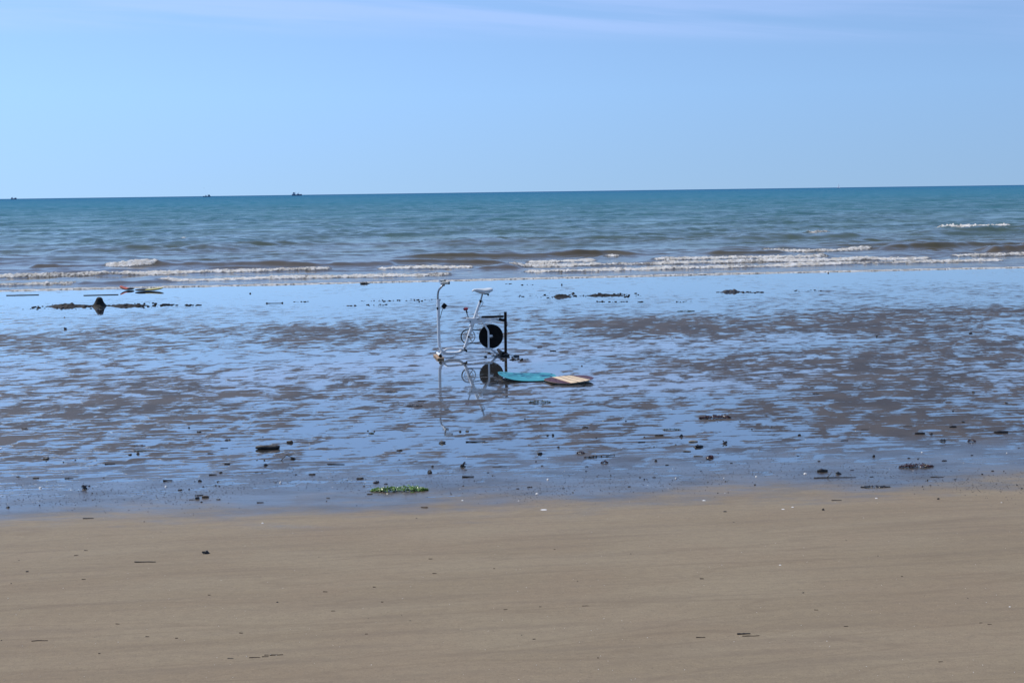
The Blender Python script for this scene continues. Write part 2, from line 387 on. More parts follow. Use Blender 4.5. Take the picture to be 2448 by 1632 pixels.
def breaker(px_pts, A, sf=0.22, sb=0.8, foamy=True, segs=None, dy=2.0, fw_=0.32, endfade=0.5):
    global Z, foam
    pts = np.array([P0(a, b + dy) for a, b in px_pts])
    yc = np.interp(X, pts[:, 0], pts[:, 1]) + 0.22*fbm(X*0.9, X*0+len(px_pts), 4, int(px_pts[0][0]) % 97)
    x0, x1 = pts[0, 0], pts[-1, 0]
    if px_pts[0][0] <= 0: x0 -= 15
    if px_pts[-1][0] >= 2440: x1 += 15
    env = np.clip((X - x0)/endfade, 0, 1) * np.clip((x1 - X)/endfade, 0, 1)
    env = env*env*(3-2*env)
    d = Y - yc
    prof = np.where(d < 0, np.exp(-(d/sf)**2), np.exp(-(d/sb)**2))
    var = 0.75 + 0.9*fbm(X*0.8, X*0+1.7, 4, int(px_pts[-1][0]) % 89)
    hgt = (A if foamy else A*1.45) * env * prof * var
    if foamy:
        fm = np.exp(-((d + 0.05)/(fw_*1.1))**4) * env
        lump = fbm(X*10, Y*8, 3, 5, 0.8)
        thin = 0.5 + 1.6*fbm(X*0.55, X*0 + 9.1, 4, 55 + int(px_pts[0][0]) % 31)
        foam = np.maximum(foam, fm*np.clip(0.75 + thin*0.5, 0.3, 1.15))
        hgt = hgt + fm * 0.12 * np.clip(lump + 0.2, 0, 1) * (A/0.07)
    Z += hgt
# foam fronts of the shorebreak, seaward to shoreward
breaker([(60, 640), (234, 638), (395, 636), (700, 636), (960, 634)], 0.11, 0.28, 1.0, False)
breaker([(236, 637), (300, 637), (400, 634)], 0.06, 0.2, 0.5, dy=3)
breaker([(0, 664), (255, 657), (400, 655), (812, 645)], 0.07)
breaker([(790, 643), (812, 634)], 0.10, 0.3, 0.5)
breaker([(0, 684), (170, 680), (215, 678)], 0.055)
breaker([(165, 681), (300, 679), (420, 675)], 0.08, 0.3, 0.8, False)
breaker([(355, 674), (720, 664), (1000, 660), (1104, 657)], 0.055)
breaker([(880, 644), (1000, 641), (1152, 641)], 0.07)
breaker([(1130, 643), (1180, 641), (1260, 640)], 0.09, 0.3, 0.7, False)
breaker([(1190, 639), (1444, 633), (1700, 629), (1954, 625), (2243, 618)], 0.07)
breaker([(1233, 650), (1403, 649), (1500, 645), (1700, 641), (2090, 631), (2413, 624)], 0.06)
breaker([(1240, 627), (1444, 621)], 0.05)
breaker([(1430, 614), (1500, 613)], 0.07, 0.3, 0.6)
breaker([(1540, 621), (1640, 619), (1800, 616), (1995, 611)], 0.08)
breaker([(2253, 614), (2350, 613), (2448, 610)], 0.06)
breaker([(1798, 602), (1900, 602), (2000, 601), (2095, 596)], 0.08)
breaker([(2190, 593), (2240, 592)], 0.08, 0.3, 0.6)
breaker([(2430, 600), (2448, 599)], 0.1, 0.3, 0.8)
# clear brown faces still unbroken
breaker([(880, 619), (1000, 616), (1300, 613), (1450, 608), (1600, 609)], 0.13, 0.28, 0.8, False, endfade=2)
breaker([(900, 630), (1050, 628), (1240, 629)], 0.10, 0.22, 0.6, False, endfade=1)
breaker([(1660, 609), (1800, 607), (1900, 604)], 0.11, 0.25, 0.7, False, endfade=1)
breaker([(2080, 599), (2200, 595), (2448, 587)], 0.15, 0.28, 0.8, False, endfade=1)
breaker([(1650, 600), (2000, 591), (2448, 581)], 0.10, 0.6, 1.5, False, endfade=2)
breaker([(2350, 603), (2448, 601)], 0.2, 0.4, 1.2, False)
breaker([(0, 652), (100, 650), (300, 648)], 0.09, 0.5, 1.2, False, endfade=1)
# green swells farther out
breaker([(60, 604), (300, 598), (520, 596), (700, 590)], 0.17, 1.1, 2.6, False, endfade=3)
breaker([(300, 582), (450, 577), (640, 577)], 0.22, 1.1, 2.6, False, endfade=2)
breaker([(420, 574.5), (462, 574.5)], 0.03, 0.6, 1.0, True, fw_=0.7)
breaker([(960, 588), (1200, 583), (1500, 584)], 0.18, 1.0, 2.5, False, endfade=3)
breaker([(1650, 577), (1900, 573), (2200, 572)], 0.24, 1.0, 2.5, False, endfade=3)
breaker([(1910, 568), (1995, 567)], 0.10, 0.6, 1.2, True, fw_=0.8)
breaker([(2150, 563), (2300, 559), (2448, 556)], 0.28, 1.2, 3.0, False, endfade=3)
breaker([(2226, 556), (2300, 556), (2412, 551)], 0.17, 0.8, 1.5, True, fw_=1.2)
breaker([(560, 612), (680, 608), (820, 611)], 0.12, 0.6, 1.4, False, endfade=1)
breaker([(0, 622), (200, 619), (420, 619)], 0.12, 0.7, 1.8, False, endfade=2)
# thin lip of the swash and its film
lip = np.exp(-((S-0.10)/0.16)**2)
foam = np.maximum(foam, lip*0.95)
Z += 0.028*np.clip(S/0.3, 0, 1) + lip*0.02*vnoise(X*9, Y*9, 2)
Z = np.where(S < 0.01, -0.01, Z)
Z = np.maximum(Z, np.where(S < 0.01, -1, 0.008))
foam *= np.clip((0.62 - np.abs(U))*60, 0, 1)

ms = bpy.data.materials.new('sea_water'); t = NT(ms)
geo = t.n('ShaderNodeNewGeometry'); sep = t.n('ShaderNodeSeparateXYZ'); t.l(geo.outputs['Position'], sep.inputs[0])
x, y = sep.outputs[0], sep.outputs[1]
ly = t.math('LOGARITHM', y, 10.0)                                   # log distance offshore
lyn = t.math('DIVIDE', t.math('SUBTRACT', ly, 1.45), 2.6)
lyn = t.math('ADD', lyn, t.math('MULTIPLY', t.math('SUBTRACT', t.noise(t.vec(t.math('MULTIPLY', x, 0.05), t.math('MULTIPLY', y, 0.16)), 1.0, 3), 0.5), 0.10))
water = t.ramp(lyn, [(0.0, (0.110, 0.078, 0.040)), (0.065, (0.100, 0.074, 0.036)), (0.09, (0.085, 0.092, 0.050)), (0.14, (0.060, 0.105, 0.082)), (0.24, (0.042, 0.130, 0.145)), (0.42, (0.036, 0.160, 0.225)), (0.7, (0.032, 0.15, 0.25)), (1.0, (0.026, 0.10, 0.21))])
near = t.smooth(y, 60, 30)
n1 = t.noise(t.vec(t.math('MULTIPLY', x, 1.3), t.math('MULTIPLY', y, 2.2)), 1.0, 4, 0.6)
n2 = t.noise(t.vec(t.math('MULTIPLY', x, 5.0), t.math('MULTIPLY', y, 8.0)), 1.0, 3, 0.6)
n3 = t.noise(t.vec(t.math('MULTIPLY', x, 0.12), t.math('MULTIPLY', y, 0.3)), 1.0, 5, 0.65)
farf = t.smooth(ly, 1.6, 2.6)
hh = t.math('ADD', t.math('MULTIPLY', n1, t.smooth(y, 35, 90, 0.008, 0.040)), t.math('MULTIPLY', n2, 0.0025))
hh = t.math('ADD', hh, t.math('MULTIPLY', t.math('MULTIPLY', n3, farf), 0.6))
at = t.n('ShaderNodeAttribute', attribute_name='foam')
fn = t.noise(t.vec(t.math('MULTIPLY', x, 15.0), t.math('MULTIPLY', y, 6.0)), 1.0, 5, 0.75)
fm = t.smooth(t.math('ADD', at.outputs['Fac'], t.math('MULTIPLY', t.math('SUBTRACT', fn, 0.5), 1.7)), 0.55, 0.80)
fm = t.math('MULTIPLY', fm, t.smooth(at.outputs['Fac'], 0.04, 0.25))
fg = t.noise(t.vec(t.math('MULTIPLY', x, 5.0), t.math('MULTIPLY', y, 1.6)), 1.0, 6, 0.8)
fm = t.math('MULTIPLY', fm, t.smooth(fg, 0.30, 0.46, 0.15, 1.0))
# scattered bubbles behind the breakers
fleck = t.noise(t.vec(t.math('MULTIPLY', x, 7.0), t.math('MULTIPLY', y, 3.0)), 1.0, 4, 0.7)
fleckz = t.noise(t.vec(t.math('MULTIPLY', x, 0.35), t.math('MULTIPLY', y, 0.5)), 1.0, 2)
fl = t.math('MULTIPLY', t.smooth(fleck, 0.70, 0.74), t.math('MULTIPLY', t.smooth(fleckz, 0.42, 0.6), t.smooth(y, 50, 42)))
fm = t.math('MAXIMUM', fm, fl)
foamc = t.mix(t.smooth(t.noise(geo.outputs['Position'], 6.0, 4, 0.7), 0.35, 0.7), (0.62, 0.56, 0.47), (0.92, 0.90, 0.86))
t.l(t.mix(fm, water, foamc), t.b.inputs['Base Color'])
wr = t.ramp(t.math('DIVIDE', t.math('SUBTRACT', ly, 1.45), 2.6), [(0.0, 0.12), (0.15, 0.12), (0.4, 0.22), (1.0, 0.35)])
t.l(t.mixf(fm, wr, 0.9), t.b.inputs['Roughness'])
t.b.inputs['IOR'].default_value = 1.333
t.l(t.mixf(fm, t.ramp(t.math('DIVIDE', t.math('SUBTRACT', ly, 1.45), 2.6), [(0.0, 0.7), (0.1, 0.6), (0.25, 0.5), (1.0, 0.5)]), 0.2), t.b.inputs['Specular IOR Level'])
hh = t.math('ADD', hh, t.math('MULTIPLY', t.math('MULTIPLY', fm, fn), 0.08))
nb_ = t.bump(hh, 1.0); t.l(nb_, t.b.inputs['Normal'])
df = t.n('ShaderNodeBsdfDiffuse'); t.l(t.mix(fm, water, foamc), df.inputs['Color'])      # water's body colour, mixed in to stand for wavelets dimming the sky reflection
strk = t.noise(t.vec(t.math('MULTIPLY', x, 0.28), t.math('MULTIPLY', y, 0.16)), 1.0, 7, 0.72, 0.2)  # light and dark streaks imitating wavelets tilted to and from the sky
ms_ = t.n('ShaderNodeMixShader'); t.l(t.math('ADD', t.math('MULTIPLY', t.math('SUBTRACT', strk, 0.5), t.smooth(y, 38, 60, 0.3, 2.2)), t.ramp(lyn, [(0.0, 0.0), (0.08, 0.05), (0.18, 0.28), (0.28, 0.56), (0.40, 0.74), (0.6, 0.84), (1.0, 0.88)]), clamp=True), ms_.inputs[0])
t.l(t.b.outputs[0], ms_.inputs[1]); t.l(df.outputs[0], ms_.inputs[2]); t.l(ms_.outputs[0], t.nt.nodes['Material Output'].inputs['Surface'])
tag(grid_obj('sea', X, Y, Z, ms, {'foam': foam}), kind='structure')
del X, Y, Z, S, U, foam

# ---------------------------------------------------------------- exercise bike
TH = R(12)
ax_a = Vector((math.cos(TH), math.sin(TH), 0)); ax_b = Vector((math.sin(TH), -math.cos(TH), 0)); ax_z = Vector((0, 0, 1))
O = G(1020 + 770/7.127, 650 + 1435/7.127)
def bp(u_, v_, b=0.0):
    d = ray(1020 + u_/7.127, 650 + v_/7.127); q = O + ax_b*b
    tt = (q - EYE).dot(ax_b) / d.dot(ax_b)
    return EYE + d*tt - O
bike = thing('exercise_bike', O, 'old white exercise bike with black flywheel standing in the shallow water film', 'exercise bike')
def part(name, mbd, m, parent=bike, smooth=True, ang=35, label=None):
    o = mbd.build(name, M[m], parent, smooth)
    if smooth: sharp(o, ang)
    if label: o['label'] = label
    return o
def bt(name, pts, r, m, n=12, sm=4, parent=bike):
    pp = [bp(*p) for p in pts]
    if sm: pp = smooth_path(pp, sm)
    return part(name, MB().tube(pp, r, n), m, parent)
bt('front_tube', [(197, 465), (200, 700), (206, 1000), (213, 1200), (228, 1285), (262, 1345), (320, 1378), (420, 1382), (520, 1376), (580, 1352), (622, 1312)], 0.0220, 'white_paint', 14)
hb_ = bt('handlebar_stem', [(190, 470, 0), (190, 390, 0), (203, 315, 0), (243, 262, 0), (285, 222, 0)], 0.0140, 'steel')
bar = MB()
bar.tube(smooth_path([bp(310, 196, .20), bp(272, 192, .20), bp(255, 196, .17), bp(268, 212, .08), bp(284, 222, 0)], 5), 0.0120, 10)
bar.tube(smooth_path([bp(284, 222, 0), bp(248, 196, -.06), bp(222, 166, -.15), bp(222, 154, -.19), bp(250, 152, -.20)], 5), 0.0120, 10)
hbar = part('handlebar', bar, 'steel')
part('grip', MB().tube([bp(262, 190, .20), bp(300, 189, .20), bp(368, 188, .20)], 0.0200, 12), 'cream', hbar, label='cream foam grip with black end cap')
part('grip_cap', MB().tube([bp(368, 188, .20), bp(392, 188, .20)], 0.0205, 12), 'black', hbar)
part('grip', MB().tube([bp(232, 156, -.20), bp(302, 149, -.20)], 0.0190, 12), 'cream', hbar)
part('grip_cap', MB().tube([bp(302, 149, -.20), bp(318, 148, -.20)], 0.0195, 12), 'black', hbar)
part('stem_clamp', MB().box(bp(288, 224), .035, .04, .025, (ax_a, ax_b, ax_z), .005), 'black')
part('height_knob', MB().tube([bp(205, 478, .0), bp(234, 478, .0)], [.010, .012], 10), 'black')
part('cable_clip', MB().box(bp(186, 620), .022, .045, .04, (ax_a, ax_b, ax_z), .004), 'black')
# monitor on its bent stalk
mon = MB(); c0 = bp(299, 580, .03); xa = (ax_a*math.cos(R(38)) - ax_z*math.sin(R(38))); za = (ax_a*math.sin(R(38)) + ax_z*math.cos(R(38)))
mon.box(c0, .066, .030, .072, (xa, ax_b, za), .008)
mo = part('monitor', mon, 'black')
bt('monitor_stalk', [(282, 622, .03), (262, 660, .03), (246, 720, .025), (228, 792, .012)], 0.0045, 'black', 8, parent=mo)
# saddle
sad = MB(); secs = []
L = [(772, 318, .018, .010), (800, 292, .026, .022), (850, 284, .034, .032), (910, 282, .046, .045), (960, 282, .070, .055), (1010, 276, .092, .058), (1060, 270, .102, .050), (1095, 268, .096, .040), (1110, 276, .08, .02)]
n = 14; v = []; f = []
for (uu, vv, w, dz) in L:
    cpt = bp(uu, vv)
    for j in range(n):
        a = math.pi * j/(n-1); cx_ = math.cos(a); sx_ = math.sin(a)
        # arched top skin with dropped skirts
        v.append(cpt + ax_b*(w*cx_) + ax_z*((abs(sx_)**0.5 - 1)*dz))
for i in range(len(L)-1):
    for j in range(n-1): f.append((i*n+j, i*n+j+1, (i+1)*n+j+1, (i+1)*n+j))
k0 = len(v)
for (uu, vv, w, dz) in L:
    cpt = bp(uu, vv)
    for j in range(n):
        a = math.pi * j/(n-1)
        v.append(cpt + ax_b*(w*.92*math.cos(a)) + ax_z*((abs(math.sin(a))**0.5 - 1)*dz - 0.008 ))
for i in range(len(L)-1):
    for j in range(n-1): f.append((k0+i*n+j, k0+(i+1)*n+j, k0+(i+1)*n+j+1, k0+i*n+j+1))
for i in range(len(L)-1):
    f.append((i*n, (i+1)*n, k0+(i+1)*n, k0+i*n)); f.append((i*n+n-1, k0+i*n+n-1, k0+(i+1)*n+n-1, (i+1)*n+n-1))
f.append(tuple(range(n)) + tuple(k0 + j for j in range(n-1, -1, -1)))
e0 = (len(L)-1)*n
f.append(tuple(e0 + j for j in range(n-1, -1, -1)) + tuple(k0 + e0 + j for j in range(n)))
sad.add(v, f)
# deep nose skirt seen from the side
sad.prism([bp(792, 322), bp(800, 300), bp(930, 292), bp(1000, 300), bp(985, 372), bp(935, 374), bp(860, 350)], ax_b*.05)
so = part('saddle', sad, 'seat', ang=50)
rl = MB()
for b_ in (.02, -.02): rl.tube(smooth_path([bp(930, 362, b_), bp(990, 378, b_), bp(1050, 366, b_), bp(1092, 330, b_)], 4), .0035, 6)
part('saddle_rail', rl, 'black', so)
part('saddle_clamp', MB().tube([bp(1048, 388, .045), bp(1048, 388, -.045)], .016, 12).box(bp(1010, 376), .06, .03, .014, (ax_a, ax_b, ax_z), .003), 'black', so)
bt('seat_post', [(950, 372), (915, 505)], 0.0125, 'steel', sm=0)
bt('seat_tube', [(913, 503), (812, 790)], 0.0205, 'white_paint', sm=0)
part('seat_collar', MB().tube([bp(921, 482), bp(908, 520)], .021, 12).tube([bp(905, 500, .0), bp(955, 503, .02)], .006, 8), 'black')
part('quick_release_lever', MB().tube(smooth_path([bp(955, 503, .02), bp(960, 530, .02), bp(938, 570, .02), bp(912, 612, .02)], 4), [.005]*4+[.004]*9, 8), 'steel')
# channel plate
pl = [bp(672, 788), bp(905, 782), bp(1225, 782), bp(1222, 812), bp(1090, 832), bp(935, 858), bp(812, 876), bp(765, 912)]
plate = part('frame_plate', MB().prism(pl, ax_b*.062), 'white_paint', ang=20)
for (uu, vv, rr) in ((740, 838, .010), (745, 855, .008), (872, 800, .012), (1200, 800, .006)):
    part('bolt', MB().lathe(bp(uu, vv, .031), ax_b, [(0.0001, .010), (rr*.8, .009), (rr, .004), (rr, 0)], 12), 'steel', plate)
part('locking_pin', MB().tube([bp(1092, 792, .05), bp(1092, 835, .05)], .006, 10), 'white_paint')
bt('frame_strut', [(795, 868), (760, 960), (708, 1115), (650, 1290)], 0.0235, 'white_paint', 14)
part('frame_boss', MB().blob(bp(742, 915, .02), .018, .018, .018, 2, .05, flat=False), 'white_paint')
for b_ in (.055, -.055):
    bt('flywheel_fork', [(857, 735, b_*.4), (908, 772, b_), (955, 862, b_), (1012, 940, b_), (1046, 1000, b_), (1054, 1080, b_), (1056, 1305, b_)], 0.0140, 'white_paint')
part('cross_pin', MB().tube([bp(857, 737, .05), bp(857, 737, -.05)], .011, 12).tube([bp(908, 758, .075), bp(908, 758, -.075)], .010, 12), 'white_paint')
# black bar, upright and clamp
part('crossbar', MB().box(bp(1122, 763, .0), .333, .03, .029, (ax_a, ax_b, ax_z), .003), 'black_iron')
part('upright_post', MB().prism([bp(1320, 678), bp(1361, 678), bp(1366, 1430), bp(1326, 1430)], ax_b*.034), 'black_iron', ang=20)
part('clamp', MB().prism([bp(1205, 790), bp(1240, 782), bp(1318, 800), bp(1318, 842), bp(1268, 838), bp(1180, 826)], ax_b*.045), 'black')
part('slotted_arm', MB().prism([bp(1098, 795), bp(1206, 788), bp(1206, 815), bp(1098, 824)], ax_b*.008 ), 'steel')
wr_ = MB()
wr_.tube(smooth_path([bp(1232, 752, .02), bp(1236, 722, .03), bp(1258, 718, .03), bp(1262, 740, .02), bp(1290, 752, .02)], 4), .0025, 6)
wr_.tube(smooth_path([bp(1250, 782, .03), bp(1290, 776, .04), bp(1312, 800, .03)], 4), .0025, 6)
wr_.tube(smooth_path([bp(1345, 820, .03), bp(1374, 880, .02), bp(1360, 960, .03), bp(1392, 1045, .04)], 5), .003, 6)
part('wire_tie', wr_, 'black_iron')
# tension lever
bt('lever', [(716, 782), (680, 692)], 0.0085, 'steel', sm=0)
part('lever_ferrule', MB().tube([bp(690, 700), bp(670, 648)], [.012, .010], 10), 'black')
part('lever_knob', MB().tube(smooth_path([bp(630, 646, .0), bp(650, 632, .0), bp(680, 628, .0), bp(702, 630, .0)], 3), [.015]+[.019]*8+[.015], 12), 'red')
# flywheel
fc = bp(1095, 1096)
fly = part('flywheel', MB().lathe(fc, ax_b, [(.02, .006), (.06, .010), (.165, .012), (.179, .014), (.1815, .010), (.1815, -.010), (.179, -.014), (.165, -.012), (.06, -.010), (.02, -.006)], 72), 'black_disc')
part('rim_band', MB().lathe(fc, ax_b, [(.150, .0118), (.153, .0145), (.156, .0128)], 72), 'black', fly)
part('hub', MB().lathe(fc, ax_b, [(.0001, .05), (.010, .049), (.013, .03), (.03, .018), (.03, -.02), (.0001, -.05)], 20), 'steel', fly)
part('axle_plate', MB().prism([bp(1056, 1072, .055), bp(1100, 1070, .055), bp(1126, 1082, .055), bp(1112, 1098, .055), bp(1085, 1108, .055), bp(1056, 1104, .055)], ax_b*.004), 'white_paint', fly)
# chainring: two rings joined by spokes, toothed edge
cc = bp(706, 1098, -.045)
ring = MB()
ring.lathe(cc, ax_b, [(.094, .004), (.102, .004), (.102, -.004), (.094, -.004), (.094, .004)], 60)
ring.lathe(cc, ax_b, [(.060, .003), (.068, .003), (.068, -.003), (.060, -.003), (.060, .003)], 48)
ring.lathe(cc, ax_b, [(.012, .004), (.026, .004), (.026, -.004), (.012, -.004), (.012, .004)], 32)
for k in range(5):
    a = R(20 + 72*k); dr = ax_a*math.cos(a) + ax_z*math.sin(a); tn = ax_a*(-math.sin(a)) + ax_z*math.cos(a)
    ring.prism([cc + dr*.014 - tn*.010, cc + dr*.096 - tn*.006, cc + dr*.096 + tn*.006, cc + dr*.014 + tn*.010], ax_b*.005)
cr_ = part('chainring', ring, 'alloy', ang=30)
teeth = MB(); N = 44
poly = []
for k in range(N):
    for dd, rr in ((-.3, .104), (-.12, .112), (.12, .112), (.3, .104)):
        a = 2*math.pi*(k+dd)/N; poly.append((a, rr))
v = []; 
for s_ in (.002, -.002):
    for a, rr in poly: v.append(cc + (ax_a*math.cos(a) + ax_z*math.sin(a))*rr + ax_b*s_)
for s_ in (.002, -.002):
    for a, rr in poly: v.append(cc + (ax_a*math.cos(a) + ax_z*math.sin(a))*.095 + ax_b*s_)
n_ = len(poly); f = []
for j in range(n_):
    j2 = (j+1) % n_
    f += [(j, j2, 2*n_+j2, 2*n_+j), (n_+j2, n_+j, 3*n_+j, 3*n_+j2), (j, n_+j, n_+j2, j2)]
teeth.add(v, f)
part('teeth', teeth, 'black', cr_, smooth=False)
part('crank_hub', MB().lathe(cc, ax_b, [(.0001, .03), (.015, .028), (.02, .01), (.022, -.02), (.0001, -.03)], 20), 'black', cr_)
part('crank_axle', MB().lathe(bp(712, 1100, .0), ax_b, [(.0001, .045), (.013, .044), (.014, .02), (.014, -.05)], 16), 'black', cr_)
# chain round the ring and the sprocket behind the disc
sc_c = bp(1095, 1096) - ax_b*.0 + ax_b*.030; rs = .030
chain = MB()
p_up = []
for k in range(25):
    a = R(84 + 192*k/24); p_up.append(cc + (ax_a*math.cos(a) + ax_z*math.sin(a))*.106)
cb = bp(1095, 1096, -.045)
for k in range(9):
    a = R(-86 + 172*k/8); p_up.append(cb + (ax_a*math.cos(a) + ax_z*math.sin(a))*.075)
chain.tube(p_up, .0085, 6, closed=True)
part('chain', chain, 'black')
# base rails
bt('base_rail', [(205, 1402, 0), (262, 1370, .0), (318, 1330, .02), (370, 1312, .03), (600, 1312, .03), (1060, 1306, .03), (1112, 1326, .02), (1165, 1362, .0), (1222, 1392, .0)], 0.0150, 'white_paint', 12)
part('lower_rod', MB().tube([bp(672, 1358), bp(1180, 1384)], .0045, 8), 'black_iron')
br = MB().box(bp(652, 1312), .036, .07, .05, (ax_a, ax_b, ax_z), .005); br.tube([bp(640, 1290, .04), bp(672, 1350, .04)], .009, 8); br.box(bp(676, 1345, .02), .02, .05, .03, (ax_a, ax_b, ax_z), .003)
part('bracket', br, 'black')
# feet: cross tube, rubber cap, wooden sole
def foot(uu, vv, wid, tube_m, nm_far=True):
    base = bp(uu, vv)
    zt = .052
    base = Vector((base.x, base.y, 0))
    ft = part('foot_tube', MB().tube([base + ax_b*wid/2 + ax_z*zt, base - ax_b*wid/2 + ax_z*zt], .019, 14), tube_m)
    for s_ in (1, -1):
        part('foot_cap', MB().tube([base + ax_b*(s_*wid/2*.86) + ax_z*zt, base + ax_b*(s_*wid/2*1.04) + ax_z*zt], .0225, 14), 'black', ft)
    return base
zf = -O.z
b1 = foot(205, 1440, .36, 'white_paint')
b2 = foot(1262, 1420, .36, 'black_iron')
part('wooden_sole', MB().box(b1 + ax_a*.0 + ax_z*.015, .10, .44, .022, (ax_a, ax_b, ax_z), .003), 'wood')
part('wooden_sole', MB().box(b2 + ax_a*.03 + ax_z*.015, .14, .36, .022, (ax_a, ax_b, ax_z), .003), 'dark_wood')

# ---------------------------------------------------------------- boards
def board_mesh(cx, cy, a_len, b_wid, ang, thick, lift, tilt_dir=None, nose=1.0, ns=48, nr=10):
    """rounded skimboard; lift(s,t) gives the bottom height above the sand"""
    ca, sa = math.cos(ang), math.sin(ang); v = []; f = []
    for lay in range(2):
        for i in range(nr + 1):
            rr = i/nr
            for j in range(ns):
                th = 2*math.pi*j/ns
                s_ = a_len/2*rr*math.copysign(abs(math.cos(th))**0.72, math.cos(th)); t_ = b_wid/2*rr*math.copysign(abs(math.sin(th))**0.72, math.sin(th))
                t_ *= (1 - nose*0.12*(s_/(a_len/2)))
                z = lift(s_/(a_len/2), t_/(b_wid/2)) + (thick if lay == 0 else 0) - (0.35*thick*(rr**8) if lay == 0 else -0.35*thick*(rr**8))
                v.append((s_*ca - t_*sa, s_*sa + t_*ca, z))
    o2 = (nr+1)*ns
    for i in range(nr):
        for j in range(ns):
            j2 = (j+1) % ns
            f.append((i*ns+j, (i+1)*ns+j, (i+1)*ns+j2, i*ns+j2)); f.append((o2+i*ns+j, o2+i*ns+j2, o2+(i+1)*ns+j2, o2+(i+1)*ns+j))
    for j in range(ns):
        j2 = (j+1) % ns; f.append((nr*ns+j, o2+nr*ns+j, o2+nr*ns+j2, nr*ns+j2))
    return v, f
# striped wooden board
mw = bpy.data.materials.new('striped_board'); t = NT(mw)
tc = t.n('ShaderNodeTexCoord'); se = t.n('ShaderNodeSeparateXYZ'); t.l(tc.outputs['Object'], se.inputs[0])
A1 = math.atan2(-.90, .43)                                          # the stripes run along the board
tt_ = t.math('ADD', t.math('MULTIPLY', se.outputs[0], -math.sin(A1)), t.math('MULTIPLY', se.outputs[1], math.cos(A1)))
tn = t.math('ADD', t.math('DIVIDE', tt_, 0.60), 0.5)
nz = t.noise(tc.outputs['Object'], 70, 3, 0.7)
gr = t.noise(t.vec(t.math('MULTIPLY', tt_, 30.0), 0.0), 1.0, 3)
dark = t.mix(t.smooth(nz, 0.47, 0.55), (0.05, 0.018, 0.035), (0.16, 0.10, 0.12))
cream = t.mix(gr, (0.74, 0.55, 0.35), (0.78, 0.60, 0.40))
line = (0.06, 0.03, 0.02)
edge1 = t.math('LESS_THAN', tn, 0.28); edge2 = t.math('GREATER_THAN', tn, 0.76)
def band_(a, b): return t.math('MULTIPLY', t.math('GREATER_THAN', tn, a), t.math('LESS_THAN', tn, b))
c_ = t.mix(band_(0.44, 0.462), cream, line)
c_ = t.mix(band_(0.595, 0.617), c_, line)
c_ = t.mix(band_(0.715, 0.738), c_, line)
c_ = t.mix(edge1, c_, dark); c_ = t.mix(edge2, c_, dark)
c_ = t.mix(band_(0.245, 0.283), c_, (0.11, 0.03, 0.03)); c_ = t.mix(band_(0.74, 0.762), c_, (0.80, 0.62, 0.42))
t.l(c_, t.b.inputs['Base Color']); t.b.inputs['Roughness'].default_value = 0.7; t.b.inputs['Specular IOR Level'].default_value = 0.15
mdark = mat('board_underside', (0.035, 0.02, 0.018), 0.5)
medge = mat('board_edge', (0.62, 0.46, 0.30), 0.5, scale=40)
pB = G(1363, 911.5)
v, f = board_mesh(0, 0, .54, .60, A1, .014, lambda s_, t_: 0.004 + 0.024*max(0, t_*0.7+0.5*s_)**1.2 + .004*max(0, -s_)**2)
ob = mesh_obj('skimboard', v, f, [mw, mdark, medge]); ob.location = pB
npf = 10*48*2
for i, p in enumerate(ob.data.polygons):
    p.material_index = 2 if i >= npf else (i % 2)
sharp(ob, 40); ob.location.z += 0.012
tag(ob, 'round wooden skimboard with cream stripes between speckled brown sides', 'skimboard')
# teal patterned board
mt = bpy.data.materials.new('teal_board'); t = NT(mt)
tc = t.n('ShaderNodeTexCoord'); se = t.n('ShaderNodeSeparateXYZ'); t.l(tc.outputs['Object'], se.inputs[0])
warp = t.noise(tc.outputs['Object'], 4.0, 3, 0.5)
wv = t.math('SINE', t.math('ADD', t.math('MULTIPLY', se.outputs[1], 42.0), t.math('MULTIPLY', warp, 26.0)))
nn = t.noise(tc.outputs['Object'], 9.0, 4, 0.6)
c_ = t.mix(t.math('MULTIPLY', t.smooth(wv, 0.1, 0.5), t.smooth(t.math('ADD', se.outputs[1], t.math('MULTIPLY', t.math('SUBTRACT', nn, 0.5), 0.8)), -0.25, 0.05)), (0.055, 0.30, 0.36), (0.008, 0.06, 0.13))
c_ = t.mix(t.math('MULTIPLY', t.smooth(nn, 0.55, 0.68), 0.6), c_, (0.14, 0.47, 0.50))
t.l(c_, t.b.inputs['Base Color']); t.b.inputs['Roughness'].default_value = 0.6; t.b.inputs['Specular IOR Level'].default_value = 0.2
pT = G(1260, 902.5)
v, f = board_mesh(0, 0, .76, .66, R(4), .009, lambda s_, t_: 0.003 + 0.060*max(0, -s_)**2 + 0.004*max(0, s_)**2, nose=-0.5)
ot = mesh_obj('skimboard', v, f, [mt, mdark]); ot.location = pT; ot.location.z += 0.002
for i, p in enumerate(ot.data.polygons): p.material_index = 1 if (i >= npf or i % 2) else 0
sharp(ot, 40)
tag(ot, 'teal skimboard with dark wavy lines lying behind the striped board', 'skimboard')

